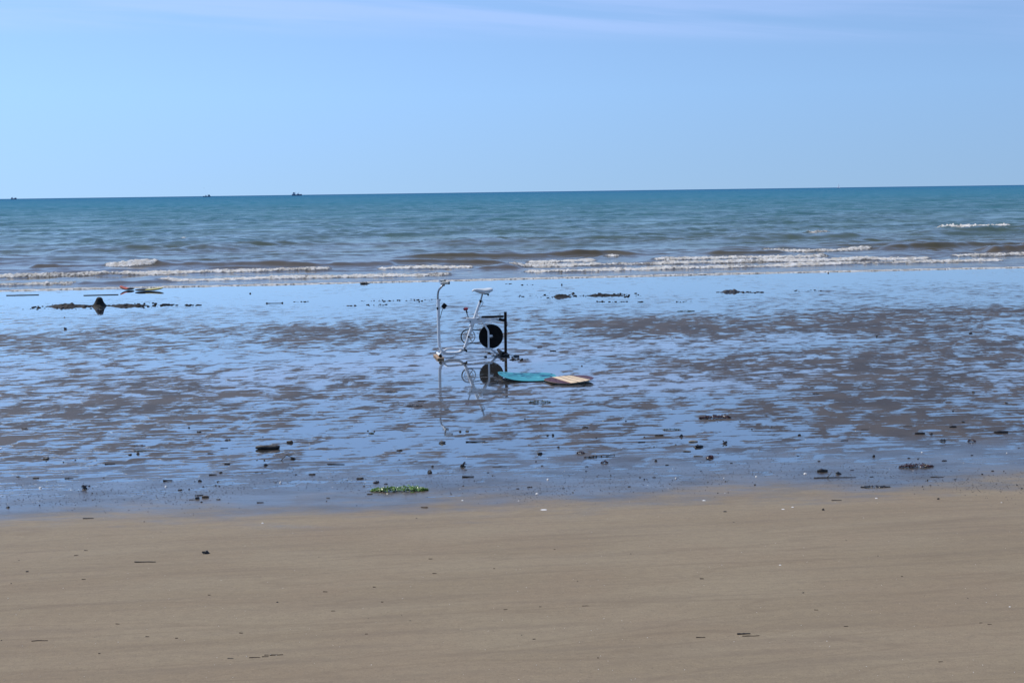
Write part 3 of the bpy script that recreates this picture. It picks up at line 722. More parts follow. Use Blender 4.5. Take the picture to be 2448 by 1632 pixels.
# two boards near the waterline
def tilted_board(px, py, wid_px, L_, W_, rz, m_top, name, label, liftL, liftR, darkside=1, cat='bodyboard'):
    p = G(px, py)
    v, f = board_mesh(0, 0, L_, W_, rz, .05, lambda s_, t_: 0.01 + liftR*max(0, s_)**1.5 + liftL*max(0, -s_)**1.5, nose=0.6)
    o = mesh_obj(name, v, f, [M[m_top], M['black']]); o.location = p
    for i, q in enumerate(o.data.polygons): q.material_index = 1 if (i % 2 or i >= npf or (q.center.x*darkside > 0.04)) else 0
    sharp(o, 40); return tag(o, label, cat)
tilted_board(304, 693.5, 34, .35, .3, R(3), 'orange', 'bodyboard', 'orange and black bodyboard tipped up at the waterline', 0.075, 0.0, 1)
tilted_board(357, 695.5, 64, .70, .34, R(8), 'yellow', 'bodyboard', 'long low bodyboard with yellow deck beside the orange board', 0.0, 0.035, -1)
# thin planks lying on the flats at the left
def plank(px, py, px2, py2, w, m, label, name='plank', cat='plank'):
    a = G(px, py); b = G(px2, py2); c_ = (a+b)/2; d = (b-a); X_ = d.normalized(); Y_ = Vector((-X_.y, X_.x, 0))
    o = MB().box(Vector((0, 0, .008)), d.length, w, .014, (X_, Y_, ax_z), .004).build(name, M[m], None, False); o.location = c_
    return tag(o, label, cat)
plank(15, 706.5, 93, 705, .03, 'grey_wood', 'long dark grey plank flat on the wet sand at the far left edge')
plank(200, 706.5, 283, 704.5, .045, 'grey_wood', 'thin grey plank flat on the wet sand behind the sand tower')

# ---------------------------------------------------------------- sand tower, ridges and clods
def heap(name, px0, px1, py, hmax, label, cat, m='mud', seed=0, dens=1.0, depth_m=0.45):
    a = G(px0, py); b = G(px1, py); L_ = (b-a).length; c0 = (a+b)/2
    if name == 'clod_row':                                          # crumbs nobody could count
        rg = random.Random(seed); mbd = MB(); nn = max(4, int(L_*24*dens))
        for i in range(nn):
            s_ = rg.random(); sz = (.18 + .82*rg.random()**2.2)*max(.02, hmax*.5)
            p = Vector((-L_/2 + s_*L_, rg.gauss(0, depth_m*.3), sz*.15))
            mbd.blob(p, sz*rg.uniform(1.0, 2.2), sz*rg.uniform(.8, 1.4), sz*rg.uniform(.5, .9), rg.random()*50, .6, 8, 5, False)
        o = mbd.build('sand_clods', M[m]); o.location = c0
        return tag(o, label, None, None, 'stuff')
    nx = max(16, int(L_/.018)); ny = 30; W_ = depth_m*0.75
    xs, ys_ = np.meshgrid(np.linspace(-L_/2, L_/2, nx), np.linspace(-W_, W_, ny))
    q = np.abs(xs)/(L_/2); env = np.clip(1 - q**3, 0, 1); yo = 0.25*W_*fbm(xs*1.3, xs*0+seed, 3, seed)*2
    cross = np.exp(-((ys_ - yo)/(W_*.45))**2)
    big = np.clip(0.5 + 1.7*fbm(xs*1.4, ys_*1.4 + seed*5.0, 3, seed+7), 0, 1.5)
    lump = np.sqrt(np.clip(0.5 + 1.3*fbm(xs*13, ys_*13, 2, seed+3, 0.6), 0, 1))
    z = 0.80*hmax*env*cross*big*(0.2 + 1.6*lump) - 0.010 - 0.012*(1-env)
    z = np.where((np.abs(ys_) > W_*.98) | (q > .99), -0.03, z)
    o = grid_obj(name, xs, ys_, z, M[m]); o.location = c0
    return tag(o, label, cat)
heap('sand_ridge', 100, 232, 732, .075, 'long low ridge of dug wet sand left of the sand tower', 'sand ridge', seed=1, dens=2.6)
heap('sand_ridge', 246, 372, 731, .06, 'lumpy sand ridge trailing right from the sand tower', 'sand ridge', seed=2, dens=2.6)
heap('sand_heap', 150, 182, 731, .16, 'dark heap of dug sand on the ridge left of the tower', 'sand heap', seed=3, dens=3)
heap('sand_heap', 190, 208, 733, .10, 'small sand heap just left of the tower', 'sand heap', seed=4, dens=3)
heap('clod_row', 385, 428, 728.5, .07, 'row of dark sand clods right of the tower ridge', 'sand clods', seed=5, dens=2.2, depth_m=.2)
heap('clod_row', 440, 478, 730, .05, 'last short row of clods on the tower line', 'sand clods', seed=6, dens=2.0, depth_m=.2)
tw = MB(); v = []; f = []; n = 16; hs = [-.02, .03, .07, .11, .15, .18, .20, .208]; rsd = [.20, .14, .105, .088, .076, .06, .036, .008]
for i, (hz, rr) in enumerate(zip(hs, rsd)):
    for j in range(n):
        a = 2*math.pi*j/n; k = 1 + .28*mnoise.noise(Vector((math.cos(a)*1.5, math.sin(a)*1.5, hz*9)))
        v.append((rr*k*math.cos(a) - .015*hz/.3, rr*k*math.sin(a), hz))
for i in range(len(hs)-1):
    for j in range(n): f.append((i*n+j, i*n+(j+1) % n, (i+1)*n+(j+1) % n, (i+1)*n+j))
f.append(tuple((len(hs)-1)*n+j for j in range(n)))
o = mesh_obj('sand_tower', v, f, M['mud']); o.location = G(239, 732)
tag(o, 'rounded dark sand tower standing on the far left flats', 'sand castle')
heap('sand_heap', 1322, 1364, 709, .13, 'dark clumpy sand heap behind the bike to its right', 'sand heap', seed=7, dens=3.6, depth_m=.4)
heap('sand_ridge', 1366, 1530, 706, .045, 'long broken ridge of clods trailing right from the clumpy heap', 'sand ridge', seed=8, dens=2.0, depth_m=.4)
heap('clod_row', 1235, 1320, 708, .03, 'sparse line of small clods left of the clumpy heap', 'sand clods', seed=9, dens=1.2, depth_m=.4)
heap('sand_heap', 1722, 1776, 698, .10, 'black heap of clods on the shiny flats at the right', 'sand heap', m='stone', seed=10, dens=2.6, depth_m=.25)
heap('clod_row', 1788, 1822, 699, .055, 'short black clod row just right of the black heap', 'sand clods', m='stone', seed=11, dens=2.6, depth_m=.2)
heap('clod_row', 1426, 1440, 721.5, .05, 'small dark clod pile with a thin streak below the long ridge', 'sand clods', seed=12, dens=3, depth_m=.15)
heap('clod_row', 1524, 1536, 721.5, .05, 'second dark clod pile below the end of the long ridge', 'sand clods', seed=13, dens=3, depth_m=.15)
heap('clod_row', 1612, 1655, 721, .022, 'faint string of clods farthest right on the middle flats', 'sand clods', seed=14, dens=1.6, depth_m=.15)
heap('clod_row', 1440, 1500, 721.5, .014, 'thin broken streak of grit between the two small clod piles', 'sand clods', seed=34, dens=1.6, depth_m=.1)
heap('clod_row', 822, 853, 730.5, .035, 'dark weed-like clod strip on the flats left of the bike', 'sand clods', m='black_weed', seed=15, dens=3, depth_m=.2)
heap('clod_row', 702, 736, 721.5, .03, 'low clod strip between the rod and the weed strip', 'sand clods', seed=16, dens=1.8, depth_m=.2)
heap('clod_row', 862, 1030, 718.5, .018, 'long sparse dotted line of clods ending at the front tube of the bike', 'sand clods', seed=17, dens=1.2, depth_m=.4)
heap('clod_row', 872, 930, 728.5, .016, 'sparse clod patch right of the dark weed strip', 'sand clods', seed=18, dens=1.2, depth_m=.4)
heap('clod_row', 1208, 1222, 678.5, .03, 'two dark clods near the waterline behind the saddle', 'sand clods', seed=19, dens=3, depth_m=.2)
heap('clod_row', 1243, 1276, 681, .03, 'thin clod line near the waterline right of the saddle', 'sand clods', seed=20, dens=1.6, depth_m=.2)
heap('clod_row', 1896, 1966, 695.5, .015, 'faint dotted clod line right of the black heaps', 'sand clods', seed=21, dens=1.2, depth_m=.3)
heap('clod_row', 1160, 1215, 849, .035, 'clods scoured up round the rear foot of the bike', 'sand clods', m='stone', seed=22, dens=3.2, depth_m=.4)
heap('clod_row', 1222, 1238, 853, .04, 'dark wet lumps right of the upright post', 'sand clods', m='stone', seed=23, dens=5, depth_m=.25)
heap('clod_row', 1224, 1257, 860, .025, 'low line of lumps between the post and the striped board', 'sand clods', seed=24, dens=3, depth_m=.15)

heap('clod_row', 86, 380, 732, .05, 'crumbs of dug sand strewn along the ridge', 'sand clods', seed=41, dens=2.2, depth_m=.9)
heap('clod_row', 1300, 1532, 707, .05, 'crumbs of dug sand strewn along the ridge', 'sand clods', seed=42, dens=2.2, depth_m=.9)
heap('clod_row', 1712, 1800, 698.5, .035, 'black crumbs round the clods', 'sand clods', m='stone', seed=43, dens=2.2, depth_m=.4)
# ---------------------------------------------------------------- debris
def size_at(p, px): return px / F * (p - EYE).dot(fw)
def dimp(kind, px, py, ln, ht, ang, m, label, seed, group=None, cat=None, name=None):
    rg = random.Random(seed); p = G(px, py); L_ = size_at(p, ln); Hh = size_at(p, ht); c_, s_ = math.cos(R(ang)), math.sin(R(ang)); mbd = MB()
    D = Vector((c_, s_, 0)); Nn = Vector((-s_, c_, 0))
    if kind == 'stick':
        r_ = max(.0028, Hh/2); k = 7; pts = []; rr = []
        for i in range(k):
            q = i/(k-1) - .5; pts.append(D*(q*L_) + Nn*(L_*.05*mnoise.noise(Vector((q*3, seed, 0)))) + Vector((0, 0, r_*.8 + .02*L_*abs(mnoise.noise(Vector((q*4, seed, 5)))))))
            rr.append(r_*(0.75 + .5*abs(mnoise.noise(Vector((q*6, seed, 9)))))*(1 - .35*(i/(k-1))))
        mbd.tube(pts, rr, 7)
    elif kind == 'fork':
        r_ = max(.003, Hh/2)
        mbd.tube(smooth_path([D*(-L_/2) + Vector((0, 0, r_)), D*(-L_*.1) + Nn*L_*.02 + Vector((0, 0, r_)), D*(L_/2) + Vector((0, 0, r_))], 4), [r_*(1 - .06*i) for i in range(9)], 7)
        mbd.tube(smooth_path([D*(-L_*.2) + Vector((0, 0, r_)), D*(-L_*.13) + Vector((0, 0, L_*.07)), D*(-L_*.06) + Vector((0, .02, L_*.14))], 3), [r_*.9, r_*.85, r_*.8, r_*.7, r_*.6, r_*.5, r_*.4], 7)
    elif kind == 'chip':
        Hh *= .82; w = max(Hh*1.3, L_*.25); v = []; f = []; k = 6
        for i in range(k):
            q = i/(k-1) - .5; wob = 1 + .35*mnoise.noise(Vector((q*4, seed, 2)))
            e = (.45, .85, 1, 1, .8, .35)[i]
            for (yy, zz) in ((-.5, .05), (-.5, .7), (-.25, 1), (.25, 1), (.5, .7), (.5, .05)):
                v.append(D*(q*L_) + Nn*(yy*w*wob*e) + Vector((0, 0, zz*Hh*wob*(e*.5+.5))))
        for i in range(k-1):
            for j in range(6): f.append((i*6+j, i*6+(j+1) % 6, (i+1)*6+(j+1) % 6, (i+1)*6+j))
        f += [tuple(range(5, -1, -1)), tuple((k-1)*6+j for j in range(6))]
        mbd.add(v, f)
    elif kind == 'lump':
        mbd.blob(Vector((0, 0, Hh*.15)), L_/2, L_*.38, Hh*.7, seed, .75, 11, 8)
    elif kind == 'shell':
        w = L_*.8; v = []; f = []; n = 12
        for i in range(4):
            rr = i/3
            for j in range(n):
                a = 2*math.pi*j/n; rad = rr*(1 + .05*math.cos(a*6)*rr)
                v.append(D*(math.cos(a)*rad*L_/2) + Nn*(math.sin(a)*rad*w/2) + Vector((0, 0, Hh*(1 - rr**2) + .001)))
        for i in range(3):
            for j in range(n): f.append((i*n+j, (i+1)*n+j, (i+1)*n+(j+1) % n, i*n+(j+1) % n))
        mbd.add(v, f)
    elif kind == 'weed':
        dep = size_at(p, 1)*max(ht*2.0, ln*.22)
        k = int(70 + ln*2.2)
        for i in range(k):
            q = rg.uniform(-1, 1); q = math.copysign(abs(q)**.8, q); env = (1 - abs(q)**2.2)
            c0 = D*(q*L_/2) + Nn*(rg.gauss(0, dep*.28*env + dep*.05)) + Vector((0, 0, rg.random()*Hh*env*.8 + .001))
            a = rg.uniform(0, 6.28); lw = rg.uniform(.35, 1)*max(.008, L_*.05); ll = lw*rg.uniform(1.5, 3.5)
            d1 = Vector((math.cos(a), math.sin(a)*.8, rg.uniform(-.2, .3)))*ll; d2 = Vector((-math.sin(a), math.cos(a), rg.uniform(-.5, .5)))*lw
            up_ = Vector((0, 0, rg.uniform(.1, .5)*Hh))
            mbd.add([c0 - d1/2, c0 - d2*.5 + up_, c0 + d1/2 + up_*.3, c0 + d2*.5 + up_*.7, c0 + up_*1.3], [(0, 1, 4), (1, 2, 4), (2, 3, 4), (3, 0, 4)])
        for q in mbd.v:
            if q.z < .0005: q.z = .0005
    elif kind == 'tangle':
        mbd.blob(Vector((0, 0, Hh*.15)), L_*.3, L_*.25, Hh*.4, seed, .6, 9, 6)
        for i in range(6):
            a = rg.uniform(0, 6.28); e = Vector((math.cos(a)*L_*.5, math.sin(a)*L_*.35, rg.uniform(.0, 1.0)*Hh))
            mbd.tube(smooth_path([Vector((0, 0, Hh*.3)), e*.5 + Vector((0, 0, Hh*.45)), e], 3), [.006, .0055, .005, .005, .004, .003, .002], 5)
    names = {'stick': 'stick', 'fork': 'forked_stick', 'chip': 'wood_chip', 'lump': 'pebble', 'shell': 'shell', 'weed': 'seaweed', 'tangle': 'weed_tangle'}
    cats = {'stick': 'stick', 'fork': 'stick', 'chip': 'wood chip', 'lump': 'pebble', 'shell': 'shell', 'weed': 'seaweed', 'tangle': 'seaweed'}
    o = mbd.build(name or names[kind], M[m], None, kind not in ('weed',)); sharp(o, 45); o.location = p
    o.location.z -= 0.001
    return tag(o, label, cat or cats[kind], group)

D_ = [
 # kind, px, py, length, height, angle, material, label
 ('log', 640, 1073, 57, 12, 1, 'dark_wood', 'thick dark log on the wet sand, biggest piece of driftwood'),
 ('chip', 693, 1058, 15, 7, 0, 'brown_wood', 'short square brown block upper right of the thick dark log'),
 ('chip', 1966, 1127, 25, 8, 3, 'dark_wood', 'stubby dark cylinder of wood just above the forked stick'),
 ('fork', 1996, 1141.5, 100, 2.6, 0, 'grey_wood', 'long forked stick with a raised twig on the right wet edge'),
 ('lump', 2004, 1133, 12, 7, 0, 'stone', 'black knobbly lump between the dark cylinder and forked stick'),
 ('weed', 955, 1172, 134, 9, 0, 'green', 'bright green mat of sea lettuce at the wet sand edge'),
 ('weed', 1290, 962, 54, 5, 0, 'dull_green', 'small dull green weed clump below the striped board'),
 ('weed', 990, 971, 38, 3, 0, 'black_weed', 'flat dark weed patch below the front foot of the bike'),
 ('weed', 937, 937, 26, 2, 0, 'black_weed', 'faint dark weed wisps left of the bike reflection'),
 ('weed', 1710, 999, 76, 6, 3, 'kelp', 'dark red-brown kelp strip on the right middle flats'),
 ('weed', 2190, 1116, 82, 7, 2, 'kelp', 'rusty red kelp strip near the right wet edge'),
 ('weed', 2093, 1164, 68, 3.5, -2, 'black_weed', 'thin black feathery weed frond where the sand turns dry'),
 ('weed', 335, 1078, 30, 2.5, 0, 'dull_green', 'sparse green weed scraps on the left flats'),
 ('weed', 330, 1065, 34, 2, 0, 'kelp', 'reddish weed scraps just above the green scraps at left'),
 ('weed', 1606, 1027, 42, 2.5, 0, 'dull_green', 'thin line of green weed on the right middle flats'),
 ('weed', 1388, 1084, 18, 5, 0, 'kelp', 'brown weed lump above the left end of the knotty branch'),
 ('weed', 1445, 1106, 17, 5, 0, 'kelp', 'brown weed lump below the knotty branch'),
 ('weed', 2254, 1054, 13, 5, 0, 'black_weed', 'dark weed knot left of its paler twin at far right'),
 ('weed', 2323, 1055, 20, 5, 0, 'kelp', 'brown frayed weed knot below the dark curved bark'),
 ('weed', 1950, 942, 15, 2, 0, 'black_weed', 'small flat weed wisp high on the right flats'),
 ('weed', 1640, 744, 42, 2, 0, 'dull_green', 'far thin greenish weed line on the bank of sand'),
 ('tangle', 1106, 1115, 22, 11, 0, 'black_weed', 'dark curled weed tangle with upturned ends below centre'),
 ('tangle', 203, 1168, 18, 10, 0, 'black_weed', 'small curled dark weed tangle near the left wet edge'),
 ('tangle', 1732, 1060, 14, 7, 0, 'black_weed', 'tiny sprawling weed tangle right of the tan chips'),
 ('lump', 492, 1322, 15, 7, 0, 'dark_wood', 'dark brown lump alone on the dry sand at left'),
 ('stick', 347, 1343, 52, 3, 0, 'dark_wood', 'dark straight stick below left of the lone brown lump'),
 ('stick', 95, 1531, 38, 2, 0, 'brown_wood', 'thin straight stick at the bottom left of the dry sand'),
 ('stick', 609, 1571, 26, 3, 4, 'brown_wood', 'left stick of the three in line on the lower sand'),
 ('stick', 634, 1569, 15, 2.2, 0, 'brown_wood', 'short middle stick of the three in line on the lower sand'),
 ('stick', 661, 1565, 31, 3.2, 4, 'brown_wood', 'right and longest stick of the three in line'),
 ('stick', 551, 1573, 14, 1.8, 0, 'grey_wood', 'pale short twig left of the three sticks in line'),
 ('stick', 1778, 1515, 32, 4, 5, 'dark_wood', 'thick dark stick lying just above a thin one on the dry sand'),
 ('stick', 1795, 1519.5, 41, 2, 0, 'brown_wood', 'thin pointed stick touching the thick dark one'),
 ('stick', 1675, 1523, 22, 2, 0, 'brown_wood', 'short thin stick left of the crossed pair on the dry sand'),
 ('stick', 1400, 1448, 17, 2, 0, 'brown_wood', 'small brown twig in the middle of the dry sand'),
 ('stick', 211, 1239, 25, 3, 3, 'dark_wood', 'dark stick on the edge of the dry sand at left'),
 ('stick', 622, 1201, 16, 2.4, 2, 'dark_wood', 'short dark stick where the wet sheen ends below the log'),
 ('chip', 1015, 1213, 18, 3.5, -12, 'brown_wood', 'curved brown bark sliver just below the green sea lettuce'),
 ('stick', 2000, 1196, 24, 2.6, -2, 'dark_wood', 'straight dark twig on damp sand below the forked stick'),
 ('chip', 1733, 1223, 8, 3, 0, 'dark_wood', 'small black chip on the damp sand right of centre'),
 ('lump', 1968, 1219, 7, 5, 0, 'dark_wood', 'tiny black curl on the sand below the straight twig'),
 ('lump', 2243, 1193, 6, 4, 0, 'dark_wood', 'tiny black scrap on damp sand near the right side'),
 ('stick', 1137, 1056, 47, 3.2, 3, 'dark_wood', 'long thin dark stick on the flats below the bike reflection'),
 ('lump', 1057, 1059, 15, 6, 0, 'stone', 'smooth dark stone left of the long thin stick'),
 ('chip', 955, 1077, 14, 4, 0, 'dark_wood', 'small neat black bar lying left of centre on the flats'),
 ('stick', 1119, 1140, 28, 4, 2, 'dark_wood', 'dark round stick below the curled weed tangle'),
 ('lump', 1028, 1129, 11, 6, 0, 'stone', 'dark stone left of the curled weed tangle'),
 ('lump', 1034, 1115, 5, 4, 0, 'stone', 'small round pebble just above the dark stone near centre'),
 ('stick', 1195, 1115, 36, 1.8, 2, 'grey_wood', 'thin pale twig with upturned end right of the weed tangle'),
 ('chip', 861, 1144, 17, 4.5, 3, 'dark_wood', 'dark wedge of wood above left of the sea lettuce'),
 ('lump', 899, 1153, 15, 4, 0, 'black_weed', 'flat dark scrap just above the left end of the sea lettuce'),
 ('chip', 884, 1181, 14, 3, -3, 'dark_wood', 'thin dark sliver below the left end of the sea lettuce'),
 ('stick', 803, 1110, 42, 3, -3, 'dark_wood', 'long dark stick with thick end between log and centre'),
 ('chip', 746, 1134, 16, 4, 0, 'dark_wood', 'dark chip pointing right below the long thick-ended stick'),
 ('lump', 700, 1097, 11, 6, 25, 'dark_wood', 'dark lump at the end of a bent wiry twig below the block'),
 ('wire', 682, 1092, 26, 9, 0, 'dark_wood', 'bent wiry twig standing off the wet sand below the block'),
 ('stick', 691, 1087.5, 14, 1.8, 2, 'dark_wood', 'faint thin twig between the square block and wiry twig'),
 ('lump', 635, 1112, 9, 5, 0, 'stone', 'small black pebble straight below the thick log'),
 ('chip', 543, 1109, 14, 4, 0, 'dark_wood', 'black chip lower left of the thick log'),
 ('stick', 509, 1135, 18, 3.4, 3, 'dark_wood', 'dark stick lying left of a small pebble below the chip'),
 ('lump', 527, 1130, 7, 4, 20, 'dark_wood', 'small dark nub right of the dark stick'),
 ('chip', 491, 1189, 16, 6, 2, 'brown_wood', 'brown block right of a lump near the left wet edge'),
 ('lump', 472, 1192, 11, 6, 0, 'stone', 'dark round lump left of the brown block'),
 ('stick', 478, 1184, 16, 3, 12, 'dark_wood', 'slanting stick just above the lump and brown block'),
 ('stick', 459, 1194, 14, 1.8, 0, 'dark_wood', 'thin dark twig touching the left of the round lump'),
 ('chip', 431, 1171, 10, 3.5, 0, 'dark_wood', 'dark chip above left of the brown block group'),
 ('stick', 401, 1149, 22, 4, 6, 'dark_wood', 'thick slanting stick midway across the left wet edge'),
 ('lump', 478, 1150, 9, 5, 0, 'stone', 'rough dark stone right of the thick slanting stick'),
 ('stick', 263, 1109, 24, 3, 3, 'dark_wood', 'dark tapered splinter at the left middle of the flats'),
 ('lump', 111, 1097, 15, 5.5, 0, 'stone', 'black flat stone on the left flats'),
 ('chip', 86, 1143, 15, 3.5, 2, 'dark_wood', 'black splinter below the black flat stone'),
 ('fork', 165, 1143.5, 20, 2.2, 6, 'dark_wood', 'small dark forked twig right of the black splinter'),
 ('chip', 59, 1024, 15, 3, 0, 'dark_wood', 'small dark chip highest on the left flats'),
 ('chip', 311, 1087, 8, 4, 15, 'dark_wood', 'tiny dark chip below left of the green scraps'),
 ('lump', 330, 1085, 7, 5, 0, 'dark_wood', 'tiny dark nub directly below the green scraps'),
 ('chip', 476, 1032, 11, 3, 0, 'dark_wood', 'small dark chip on the flats up and left of the log'),
 ('lump', 546, 1052, 13, 3.5, 0, 'black_weed', 'small winged dark scrap left of the log'),
 ('stick', 503, 1084, 14, 2.5, -6, 'dark_wood', 'little bent twig left of and below the log'),
 ('stick', 536, 1071, 18, 1.8, 0, 'dark_wood', 'very thin twig directly left of the log'),
 ('chip', 1576, 1041, 20, 4, -4, 'dark_wood', 'dark bar beside the thin line of green weed'),
 ('stick', 1534, 1057, 17, 2.8, 3, 'dark_wood', 'thin dark splinter left of the tan wooden piece'),
 ('chip', 1657, 1056, 22, 4.5, 3, 'pale_wood', 'tan piece of wood lying on the right flats'),
 ('lump', 1669, 1068, 22, 6, 0, 'stone', 'black humped stone just below the tan piece'),
 ('chip', 1642, 1079, 19, 3, -8, 'grey_wood', 'grey mottled sliver below the black humped stone'),
 ('stick', 1669, 1090, 22, 2.6, 0, 'pale_wood', 'pale buff stick left of the brown humped lump'),
 ('lump', 1698, 1094, 20, 7, 0, 'kelp', 'brown humped lump right of the pale buff stick'),
 ('lump', 1628, 1043, 10, 5, 0, 'stone', 'small black clump below the line of green weed'),
 ('branch', 1433, 1091, 76, 3.2, 4, 'brown_wood', 'long knotty branch across the flats right of centre'),
 ('lump', 1291, 1085, 11, 5.5, 0, 'stone', 'dark stone with flat base left of the knotty branch'),
 ('lump', 1400, 1022, 13, 4, 8, 'stone', 'flat dark stone on the flats above the knotty branch'),
 ('lump', 1322, 1041, 6, 5, 0, 'stone', 'dark pebble right of its smaller twin below the weed clump'),
 ('lump', 1309, 1041, 6, 3.5, 0, 'stone', 'smaller pebble of the pair below the green weed clump'),
 ('lump', 1335, 1069, 6, 3.5, 0, 'stone', 'pebble above the flat-based dark stone'),
 ('lump', 1568, 1102, 6, 4.5, 0, 'stone', 'pointed pebble on the flats right of the knotty branch'),
 ('lump', 1117, 1031, 8, 3.5, 0, 'stone', 'right stone of the pair above the long thin stick'),
 ('lump', 1100, 1032, 6, 4, 0, 'stone', 'left stone of the pair above the long thin stick'),
 ('chip', 888, 1036, 13, 3, 0, 'dull_green', 'olive leaf-like scrap on the flats left of centre'),
 ('chip', 2199, 1037, 24, 5.5, 0, 'dark_wood', 'dark slab with a lit top on the right flats'),
 ('chip', 2393, 1034, 33, 6, 1, 'dark_wood', 'dark curved bark near the right edge, largest piece there'),
 ('chip', 2278, 1021, 17, 4.5, 4, 'dark_wood', 'dark chip between the slab and the curved bark, higher up'),
 ('lump', 2226, 1037.5, 8, 4, 0, 'stone', 'small dark nub right of the lit-top slab'),
 ('lump', 2303, 1009, 8, 3, 0, 'stone', 'small dark nub up and right of the dark chip'),
 ('stick', 2068, 1027, 20, 1.8, 0, 'dark_wood', 'thin dark twig left of the lit-top slab'),
 ('stick', 2170, 1019, 22, 1.6, 2, 'dark_wood', 'very thin twig above the lit-top slab'),
 ('stick', 2019, 1053, 18, 2.2, 6, 'dark_wood', 'slightly slanting twig lower left of the slab'),
 ('lump', 2089, 1091, 6, 5, 0, 'stone', 'lone round pebble left of the rusty kelp'),
 ('lump', 2257, 1101, 13, 2.5, 0, 'black_weed', 'flat dark scrap above right of the rusty kelp'),
 ('stick', 2240, 1140, 30, 1.8, -8, 'dark_wood', 'thin bent twig below the right end of the rusty kelp'),
 ('chip', 1911, 1040, 7, 4, 0, 'dark_wood', 'small square chip on the flats above the dark cylinder'),
 ('lump', 2405, 964, 9, 3.5, 0, 'stone', 'dark stone high on the flats near the right edge'),
 ('lump', 2327, 938, 7, 4, 0, 'stone', 'black pebble up and left of the high dark stone'),
 ('lump', 2278, 983, 5, 3, 0, 'stone', 'tiny pebble below the two high stones at right'),
 ('lump', 2320, 797, 8, 3.5, 0, 'stone', 'black pebble on the far sand bank at right'),
 ('lump', 2096, 805, 4.5, 3.5, 0, 'stone', 'small black pebble left on the far sand bank'),
 ('lump', 156, 787, 7, 5, 0, 'stone', 'round dark pebble alone below the sand tower'),
 ('lump', 154, 759, 3.5, 2.5, 0, 'stone', 'tiny pebble between the tower and the round pebble'),
 ('lump', 598, 702, 4, 3, 0, 'stone', 'tiny dark pebble on the shine left of centre'),
 ('lump', 1343, 681, 4, 3, 0, 'stone', 'tiny dark pebble by the waterline above the clumpy heap'),
 ('lump', 872, 678, 18, 4.5, 0, 'stone', 'low black rock in the swash at the waterline'),
 ('lump', 1980, 653, 4, 2.5, 0, 'stone', 'tiny dark lump in the swash line at right'),
 ('stick', 655, 725, 36, 1.6, 1, 'dark_wood', 'thin rod with knobbed ends on the shining flats'),
 ('lump', 638, 725.5, 4, 3.5, 0, 'stone', 'left end knob lump of the thin rod'),
 ('lump', 675, 724.5, 4, 3.5, 0, 'stone', 'right end knob lump of the thin rod'),
 ('chip', 1322, 839, 15, 2.5, 0, 'dark_wood', 'flat dark chip right of the upright post'),
 ('chip', 1290, 830.5, 12, 1.8, 0, 'kelp', 'brownish scrap on the sand patch right of the bike'),
 ('lump', 1391, 875, 4, 2.5, 0, 'stone', 'tiny stone above the striped board'),
 ('stick', 1008, 958.5, 18, 2.2, 0, 'dark_wood', 'short dark splinter above the flat weed patch'),
 ('lump', 19, 1213, 8, 4, 0, 'stone', 'dark pebble at the far left of the wet edge'),
 ('lump', 663, 1439, 4.5, 3, 0, 'stone', 'bluish pebble on the dry sand left of centre'),
 ('chip', 65, 1366, 7, 3, 0, 'dark_wood', 'small dark chip on dry sand at the far left'),
 ('lump', 1920, 1417, 4.5, 3.5, 0, 'dark_wood', 'tiny dark crumb on the right dry sand'),
 ('shell', 1284, 1180, 8, 2.6, 0, 'shell', 'pale shell lying where the sheen ends, below centre'),
 ('shell', 1106, 1196, 6, 2, 0, 'shell', 'pale shell right of the sea lettuce'),
 ('shell', 1310, 1146, 7, 3, 0, 'shell', 'pale humped shell above the sheen edge right of centre'),
 ('shell', 671, 1154, 7, 4, 0, 'shell', 'round pale shell right of and below the thick log'),
 ('shell', 97, 1166, 9, 3.5, 0, 'shell', 'white-lit shell near the left wet edge'),
 ('shell', 397, 1163, 7, 3, 0, 'shell', 'cream shell below the thick slanting stick'),
 ('shell', 1925, 1132, 9, 2.6, 0, 'shell', 'cream shell left of the dark cylinder'),
 ('shell', 1300, 1218, 16, 1, 2, 'shell', 'pale broken shell strip on damp sand near centre'),
 ('shell', 1683, 1196, 9, 1.6, 0, 'shell', 'flat white shell on damp sand right of centre'),
 ('shell', 1872, 1217, 9, 1.4, 0, 'shell', 'left flat shell of a pair below the straight twig'),
 ('shell', 1895, 1212, 7, 1.6, 0, 'shell', 'right flat shell of a pair below the straight twig'),
 ('shell', 2095, 1190.5, 7, 1.3, 0, 'shell', 'white shell below the black feathery frond'),
 ('shell', 2394, 1201, 4, 1.4, 0, 'shell', 'small white shell near the right edge of the sand'),
 ('shell', 628, 1250, 6, 1.8, 0, 'shell', 'white shell below the short dark stick'),
 ('shell', 1240, 1197, 4, 1.6, 0, 'shell', 'tiny white shell left and below the pale shell'),
 ('shell', 2204, 1081, 5, 1.8, 0, 'shell', 'white shell above the rusty kelp'),
 ('shell', 2407, 1083, 4, 2, 0, 'shell', 'white shell below the curved bark'),
 ('shell', 2414, 1450, 6, 1.6, 0, 'shell', 'white shell on the dry sand at the right side'),
 ('shell', 1865, 1350, 6, 1.2, 0, 'shell', 'white shell in the middle of the right dry sand'),
 ('shell', 1731, 1143, 4, 2.4, 0, 'shell', 'small pale shell under the thin line of twigs'),
 ('shell', 1616, 1143, 5, 2.6, 0, 'shell', 'small pale shell amid grit right of centre'),
 ('shell', 1808, 1139, 6, 2, 0, 'shell', 'pale shell beside a chip left of the cream shell'),
]
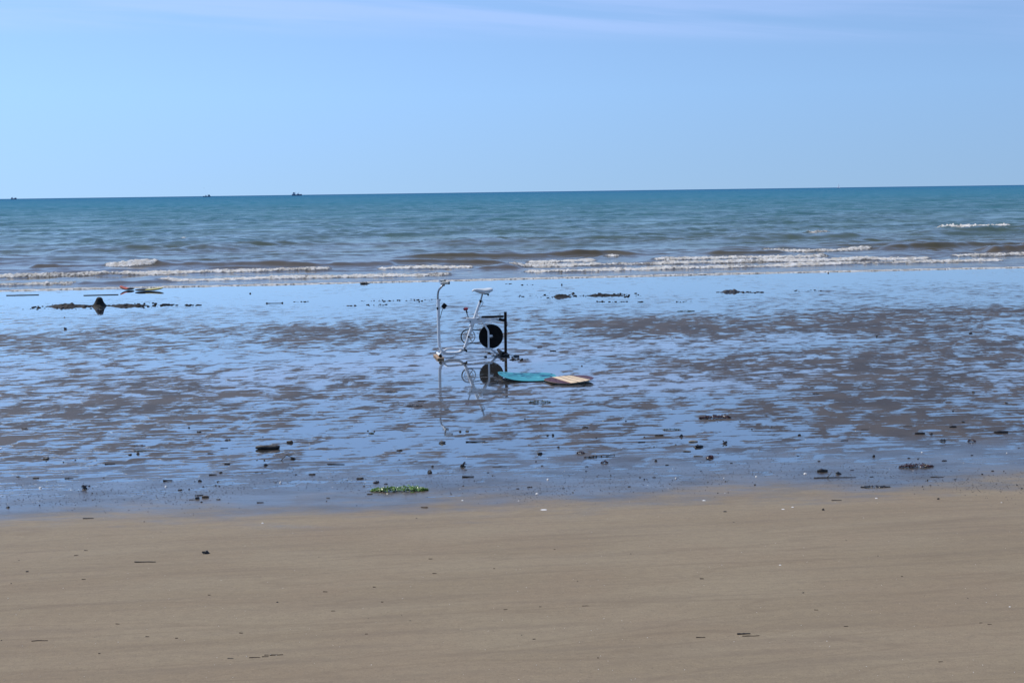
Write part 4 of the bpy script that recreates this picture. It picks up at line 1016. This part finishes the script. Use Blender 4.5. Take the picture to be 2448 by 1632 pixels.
for i, (kd, px, py, ln, ht, an, m_, lb) in enumerate(D_):
    if kd == 'log':
        p = G(px, py); L_ = size_at(p, ln); r_ = size_at(p, ht)*.46; v = []; f = []; n = 14; k = 16
        for a in range(k):
            q = a/(k-1) - .5; e = min(1.0, .5 + .18*min(a, k-1-a) + .25*abs(mnoise.noise(Vector((a*.9, 4, 2)))))
            for j in range(n):
                th = 2*math.pi*j/n; rr = r_*e*(1 + .22*mnoise.noise(Vector((q*6, math.cos(th)*1.2, math.sin(th)*1.2))))
                v.append((q*L_, math.cos(th)*rr*1.2, r_*.8 + math.sin(th)*rr))
        for a in range(k-1):
            for j in range(n): f.append((a*n+j, a*n+(j+1) % n, (a+1)*n+(j+1) % n, (a+1)*n+j))
        f += [tuple(range(n-1, -1, -1)), tuple((k-1)*n+j for j in range(n))]
        o = mesh_obj('log', v, f, M[m_]); sharp(o, 60); o.location = p; o.rotation_euler = (0, 0, R(2)); tag(o, lb, 'log')
    elif kd == 'wire':
        p = G(672, 1101); mbd = MB(); s1_ = size_at(p, 1)
        mbd.tube(smooth_path([Vector((0, 0, .001)), Vector((6*s1_, .02, 7*s1_)), Vector((12*s1_, .03, 12*s1_)), Vector((20*s1_, .03, 8*s1_)), Vector((27*s1_, .03, 5*s1_))], 4), .0035, 6)
        o = mbd.build('wiry_twig', M[m_]); o.location = p; tag(o, lb, 'twig')
    elif kd == 'branch':
        p = G(px, py); L_ = size_at(p, ln); r_ = size_at(p, ht)*.5; pts = []; rr = []
        for a in range(24):
            q = a/23; pts.append(Vector(((q-.5)*L_, (q-.5)*L_*.25 + .012*mnoise.noise(Vector((q*7, 3, 0))), r_ + .004*abs(mnoise.noise(Vector((q*9, 7, 0)))))))
            rr.append(r_*(.6 + .9*abs(mnoise.noise(Vector((q*16, 2, 8))))))
        mbd = MB().tube(pts, rr, 8)
        for a in (4, 7, 9, 13, 17): mbd.blob(pts[a], r_*1.4, r_*1.3, r_*1.3, a, .4, 7, 5, False)
        o = mbd.build('branch', M[m_]); o.location = p; tag(o, lb, 'branch')
    else:
        nm = {('lump', 'black_weed'): 'weed_scrap', ('lump', 'dark_wood'): 'wood_lump', ('lump', 'kelp'): 'kelp_lump', ('chip', 'kelp'): 'kelp_scrap', ('chip', 'dull_green'): 'leaf_scrap'}.get((kd, m_))
        cats_ = {'weed_scrap': 'seaweed', 'wood_lump': 'wood lump', 'kelp_lump': 'seaweed', 'kelp_scrap': 'seaweed', 'leaf_scrap': 'leaf'}
        dimp(kd, px, py, ln, ht, an, m_, lb, i*1.37 + 1, name=nm, cat=cats_.get(nm))
# small repeats nothing tells apart
rg = random.Random(11)
def scatter(n, kind, rect, ln, ht, m_, label, group, bias=None):
    for i in range(n):
        px = rg.uniform(rect[0], rect[2]); py = rg.uniform(rect[1], rect[3])
        if bias: py += bias*(1 - px/1224.0)
        dimp(kind, px, py, rg.uniform(*ln), rg.uniform(*ht), rg.uniform(-12, 12), m_, label, rg.random()*99, group)
scatter(45, 'lump', (0, 1120, 2448, 1190), (2.2, 5.5), (1.6, 3.2), 'stone', 'tiny dark bit of debris on the glossy strip of wet sand', 'dark bits along the wet strip', bias=22)
scatter(28, 'chip', (0, 1100, 2448, 1190), (5, 10), (1.5, 2.8), 'dark_wood', 'thin small wood splinter near the edge of the wet sand', 'small splinters along the wet strip', bias=22)
scatter(30, 'lump', (0, 1000, 2448, 1110), (2.5, 5), (1.5, 3), 'stone', 'tiny dark pebble between the shallow puddles', 'tiny pebbles between the puddles')
scatter(30, 'stick', (0, 1290, 2448, 1600), (4, 11), (1.2, 2.0), 'brown_wood', 'tiny brown twig bit scattered on the dry sand', 'twig bits on the dry sand')
scatter(22, 'lump', (0, 1210, 2448, 1600), (2, 4), (1.2, 2.2), 'dark_wood', 'tiny dark crumb scattered on the dry sand', 'dark crumbs on the dry sand')
# grit and broken shell nobody could count
def grit(name, n, m_, fn, sz):
    mbd = MB()
    for i in range(n):
        px, py = fn(); p = G(px, py); s_ = rg.uniform(*sz)
        a = rg.uniform(0, 6.28); mbd.add([p + Vector((math.cos(a+k*2.1)*s_, math.sin(a+k*2.1)*s_*1.2, .0003)) for k in range(3)] + [p + Vector((0, 0, s_*.8))], [(0, 1, 3), (1, 2, 3), (2, 0, 3)])
    o = mbd.build(name, M[m_], None, False); tag(o, kind='stuff'); return o
def f_wrack():
    px = rg.uniform(-60, 2510); c0 = 1188 - 42*(px/2448.0) + 16*math.sin(px/170.0) + 9*math.sin(px/61.0)
    return px, c0 + rg.gauss(-14, 17)
grit('dark_grit', 3800, 'stone', f_wrack, (.0018, .0055))
grit('shell_grit', 420, 'shell', lambda: (rg.uniform(-60, 2510), rg.uniform(1170, 1632)), (.0012, .0030))
grit('broken_shell', 60, 'shell', lambda: (rg.uniform(-60, 2510), rg.uniform(1000, 1180)), (.003, .006))

# ---------------------------------------------------------------- ships, sailboat, gull
def pos_sea(px, dist):
    d = ray(px, 470); k = dist/d.y; return Vector((d.x*k, dist, 0))
def ship(px, dist, L_, label, hgt, style):
    root = thing('fishing_ship', pos_sea(px, dist), label, 'ship', 'ships on the horizon')
    w = L_*.22; z1 = hgt*.28
    v = []; f = []; k = 9
    for i in range(k):
        q = i/(k-1); ww = w/2*(math.sin(math.pi*min(1, .18+q*.9))**.5 if q < .99 else .05)
        sheer = z1*(1 + .35*(q-.45)**2*4)
        for yy, zz in ((-ww*.7, -.3), (-ww, sheer), (ww, sheer), (ww*.7, -.3)): v.append(((q-.5)*L_, yy, zz))
    for i in range(k-1):
        for j in range(4): f.append((i*4+j, i*4+(j+1) % 4, (i+1)*4+(j+1) % 4, (i+1)*4+j))
    f += [(3, 2, 1, 0), tuple((k-1)*4+j for j in range(4))]
    mesh_obj('hull', v, f, M['hull'], root, False)
    E3 = (Vector((1, 0, 0)), Vector((0, 1, 0)), ax_z)
    sgn = -1 if style != 1 else 1
    MB().box((sgn*L_*.30, 0, z1 + hgt*.2), L_*.22, w*.8, hgt*.36, E3, .2).build('deckhouse', M['hull' if style == 1 else 'ship_white'], root, False)
    MB().box((sgn*L_*.30, 0, z1 + hgt*.47), L_*.14, w*.6, hgt*.18, E3, .15).build('bridge', M['hull'], root, False)
    MB().tube([(sgn*L_*.12, 0, z1*.8), (sgn*L_*.12, 0, hgt)], .22, 6).build('mast', M['hull'], root)
    MB().tube([(-sgn*L_*.18, 0, z1*.8), (-sgn*L_*.18, 0, hgt*.86)], .25, 6).tube([(-sgn*L_*.18, 0, hgt*.8), (-sgn*L_*.02, 0, hgt*.45)], .2, 6).build('derrick', M['hull'], root)
    MB().box((-sgn*L_*.12, 0, z1 + hgt*.10), L_*.22, w*.6, hgt*.20, E3, .2).build('deck_gear', M['ship_white'], root, False)
    if style == 0:
        MB().box((L_*.36, 0, z1 + hgt*.18), L_*.2, w*.6, hgt*.42, E3, .3).build('net_gantry', M['hull'], root, False)
    return root
ship(32.5, 3600, 18, 'small dark fishing ship at the far left end of the horizon', 8.5, 0)
ship(494.5, 3400, 22, 'low dark fishing ship on the horizon, middle one of the three ships', 8, 1)
ship(710, 3200, 28, 'largest pale-decked fishing ship on the horizon, right of the other two', 11.5, 2)
sb = thing('sailboat', pos_sea(2004, 3000), 'tiny white sailboat alone on the horizon at the right', 'sailboat')
v = []; f = []
for i in range(7):
    q = i/6; ww = 1.1*math.sin(math.pi*min(.98, .15+q*.85))
    for yy, zz in ((-ww*.5, -.2), (-ww, 1.0), (ww, 1.0), (ww*.5, -.2)): v.append(((q-.5)*8, yy, zz))
for i in range(6):
    for j in range(4): f.append((i*4+j, i*4+(j+1) % 4, (i+1)*4+(j+1) % 4, (i+1)*4+j))
f += [(3, 2, 1, 0), tuple(24+j for j in range(4))]
mesh_obj('hull', v, f, M['ship_white'], sb, False)
MB().tube([(.6, 0, .8), (.6, 0, 12.5)], .12, 6).build('mast', M['hull'], sb)
MB().add([(.4, 0, 1.8), (.4, 0, 12.2), (-1.2, .35, 7), (-3.6, 0, 1.8), (-.9, .5, 4)], [(0, 1, 4), (1, 2, 4), (2, 3, 4), (3, 0, 4)]).build('mainsail', M['sail'], sb, False)
MB().add([(.9, 0, 10.8), (3.8, 0, 1.4), (1.0, 0, 1.6), (1.8, .3, 4)], [(0, 1, 3), (1, 2, 3), (2, 0, 3)]).build('jib', M['sail'], sb, False)
gp = atY(488, 450, 700)
gl = MB().tube([(-.2, 0, 0), (-.12, 0, .01), (0, 0, 0), (.15, 0, 0), (.25, 0, -.01)], [.01, .045, .06, .045, .01], 8)
gl.add([(-.08, -.03, .02), (.1, -.03, .02), (.0, -.32, .12), (-.06, -.55, .03), (-.12, -.3, .11)], [(0, 1, 2, 4), (2, 3, 4)])
gl.add([(-.08, .03, .02), (.1, .03, .02), (.0, .32, .12), (-.06, .55, .03), (-.12, .3, .11)], [(0, 4, 2, 1), (2, 4, 3)])
o = gl.build('seagull', M['feather']); o.location = gp; o.rotation_euler = (0, 0, R(70)); tag(o, 'tiny distant gull flying above the middle ship', 'bird')

# ---------------------------------------------------------------- sky and sun
EL, AZ = R(52), R(-62)
w = bpy.data.worlds.new('World'); sc.world = w; w.use_nodes = True; nt = w.node_tree
bg = nt.nodes['Background']; sky = nt.nodes.new('ShaderNodeTexSky'); sky.sky_type = 'NISHITA'
sky.sun_disc = False; sky.sun_elevation = EL; sky.sun_rotation = AZ; sky.air_density = 1.0; sky.dust_density = 0.0; sky.ozone_density = 3.0; sky.altitude = 0
bg.inputs['Strength'].default_value = 0.150
tw_ = NT.__new__(NT); tw_.nt = nt
tc = nt.nodes.new('ShaderNodeTexCoord'); s3_ = nt.nodes.new('ShaderNodeSeparateXYZ'); nt.links.new(tc.outputs['Generated'], s3_.inputs[0])
lift = tw_.vec(s3_.outputs[0], s3_.outputs[1], tw_.math('ADD', tw_.math('MULTIPLY', tw_.math('MAXIMUM', s3_.outputs[2], 0.0), 0.75), 0.26))
nrm = nt.nodes.new('ShaderNodeVectorMath'); nrm.operation = 'NORMALIZE'; nt.links.new(lift, nrm.inputs[0]); nt.links.new(nrm.outputs[0], sky.inputs['Vector'])
el = tw_.math('DIVIDE', s3_.outputs[2], tw_.math('MAXIMUM', s3_.outputs[1], 0.2))
cl = tw_.noise(tw_.vec(tw_.math('MULTIPLY', s3_.outputs[0], 1.4), tw_.math('ADD', tw_.math('MULTIPLY', el, 26.0), tw_.math('MULTIPLY', s3_.outputs[0], 2.2))), 1.0, 5, 0.55, 0.3)
cm = tw_.math('MULTIPLY', tw_.smooth(cl, 0.38, 0.6), tw_.math('MULTIPLY', tw_.smooth(tw_.math('ADD', el, tw_.math('MULTIPLY', s3_.outputs[0], 0.03)), 0.125, 0.145), tw_.smooth(el, 0.195, 0.170)))
tint = nt.nodes.new('ShaderNodeMix'); tint.data_type = 'RGBA'; tint.blend_type = 'MULTIPLY'; tint.inputs[0].default_value = 1.0
nt.links.new(sky.outputs[0], tint.inputs[6]); nt.links.new(tw_.ramp(tw_.math('MULTIPLY', s3_.outputs[2], 3.0), [(0.0, (0.90, 0.86, 0.78)), (0.25, (0.98, 1.0, 0.96)), (0.6, (0.96, 0.98, 1.0)), (1.0, (0.84, 0.89, 0.96))]), tint.inputs[7])
SKYTINT = tint
mx = nt.nodes.new('ShaderNodeMix'); mx.data_type = 'RGBA'
nt.links.new(tw_.math('MULTIPLY', cm, 0.26), mx.inputs[0]); gain = nt.nodes.new('ShaderNodeVectorMath'); gain.operation = 'SCALE'; gain.inputs['Scale'].default_value = 1.24; nt.links.new(tint.outputs[2], gain.inputs[0]); nt.links.new(gain.outputs[0], mx.inputs[6]); mx.inputs[7].default_value = (4.2, 5.0, 8.0, 1)
nt.links.new(mx.outputs[2], bg.inputs['Color'])
sl = bpy.data.lights.new('sun', 'SUN'); sl.energy = 3.6; sl.angle = R(0.53); sl.color = (1.0, 0.95, 0.87)
so_ = bpy.data.objects.new('sun', sl); col.objects.link(so_)
sd = Vector((math.sin(AZ)*math.cos(EL), math.cos(AZ)*math.cos(EL), math.sin(EL)))
so_.rotation_euler = (-sd).to_track_quat('-Z', 'Y').to_euler(); so_.location = (0, 0, 30)
sc.view_settings.view_transform = 'Standard'; sc.view_settings.look = 'None'; sc.view_settings.exposure = 0; sc.view_settings.gamma = 1
sc.cycles.max_bounces = 6; sc.cycles.sample_clamp_indirect = 4; sc.cycles.sample_clamp_direct = 12
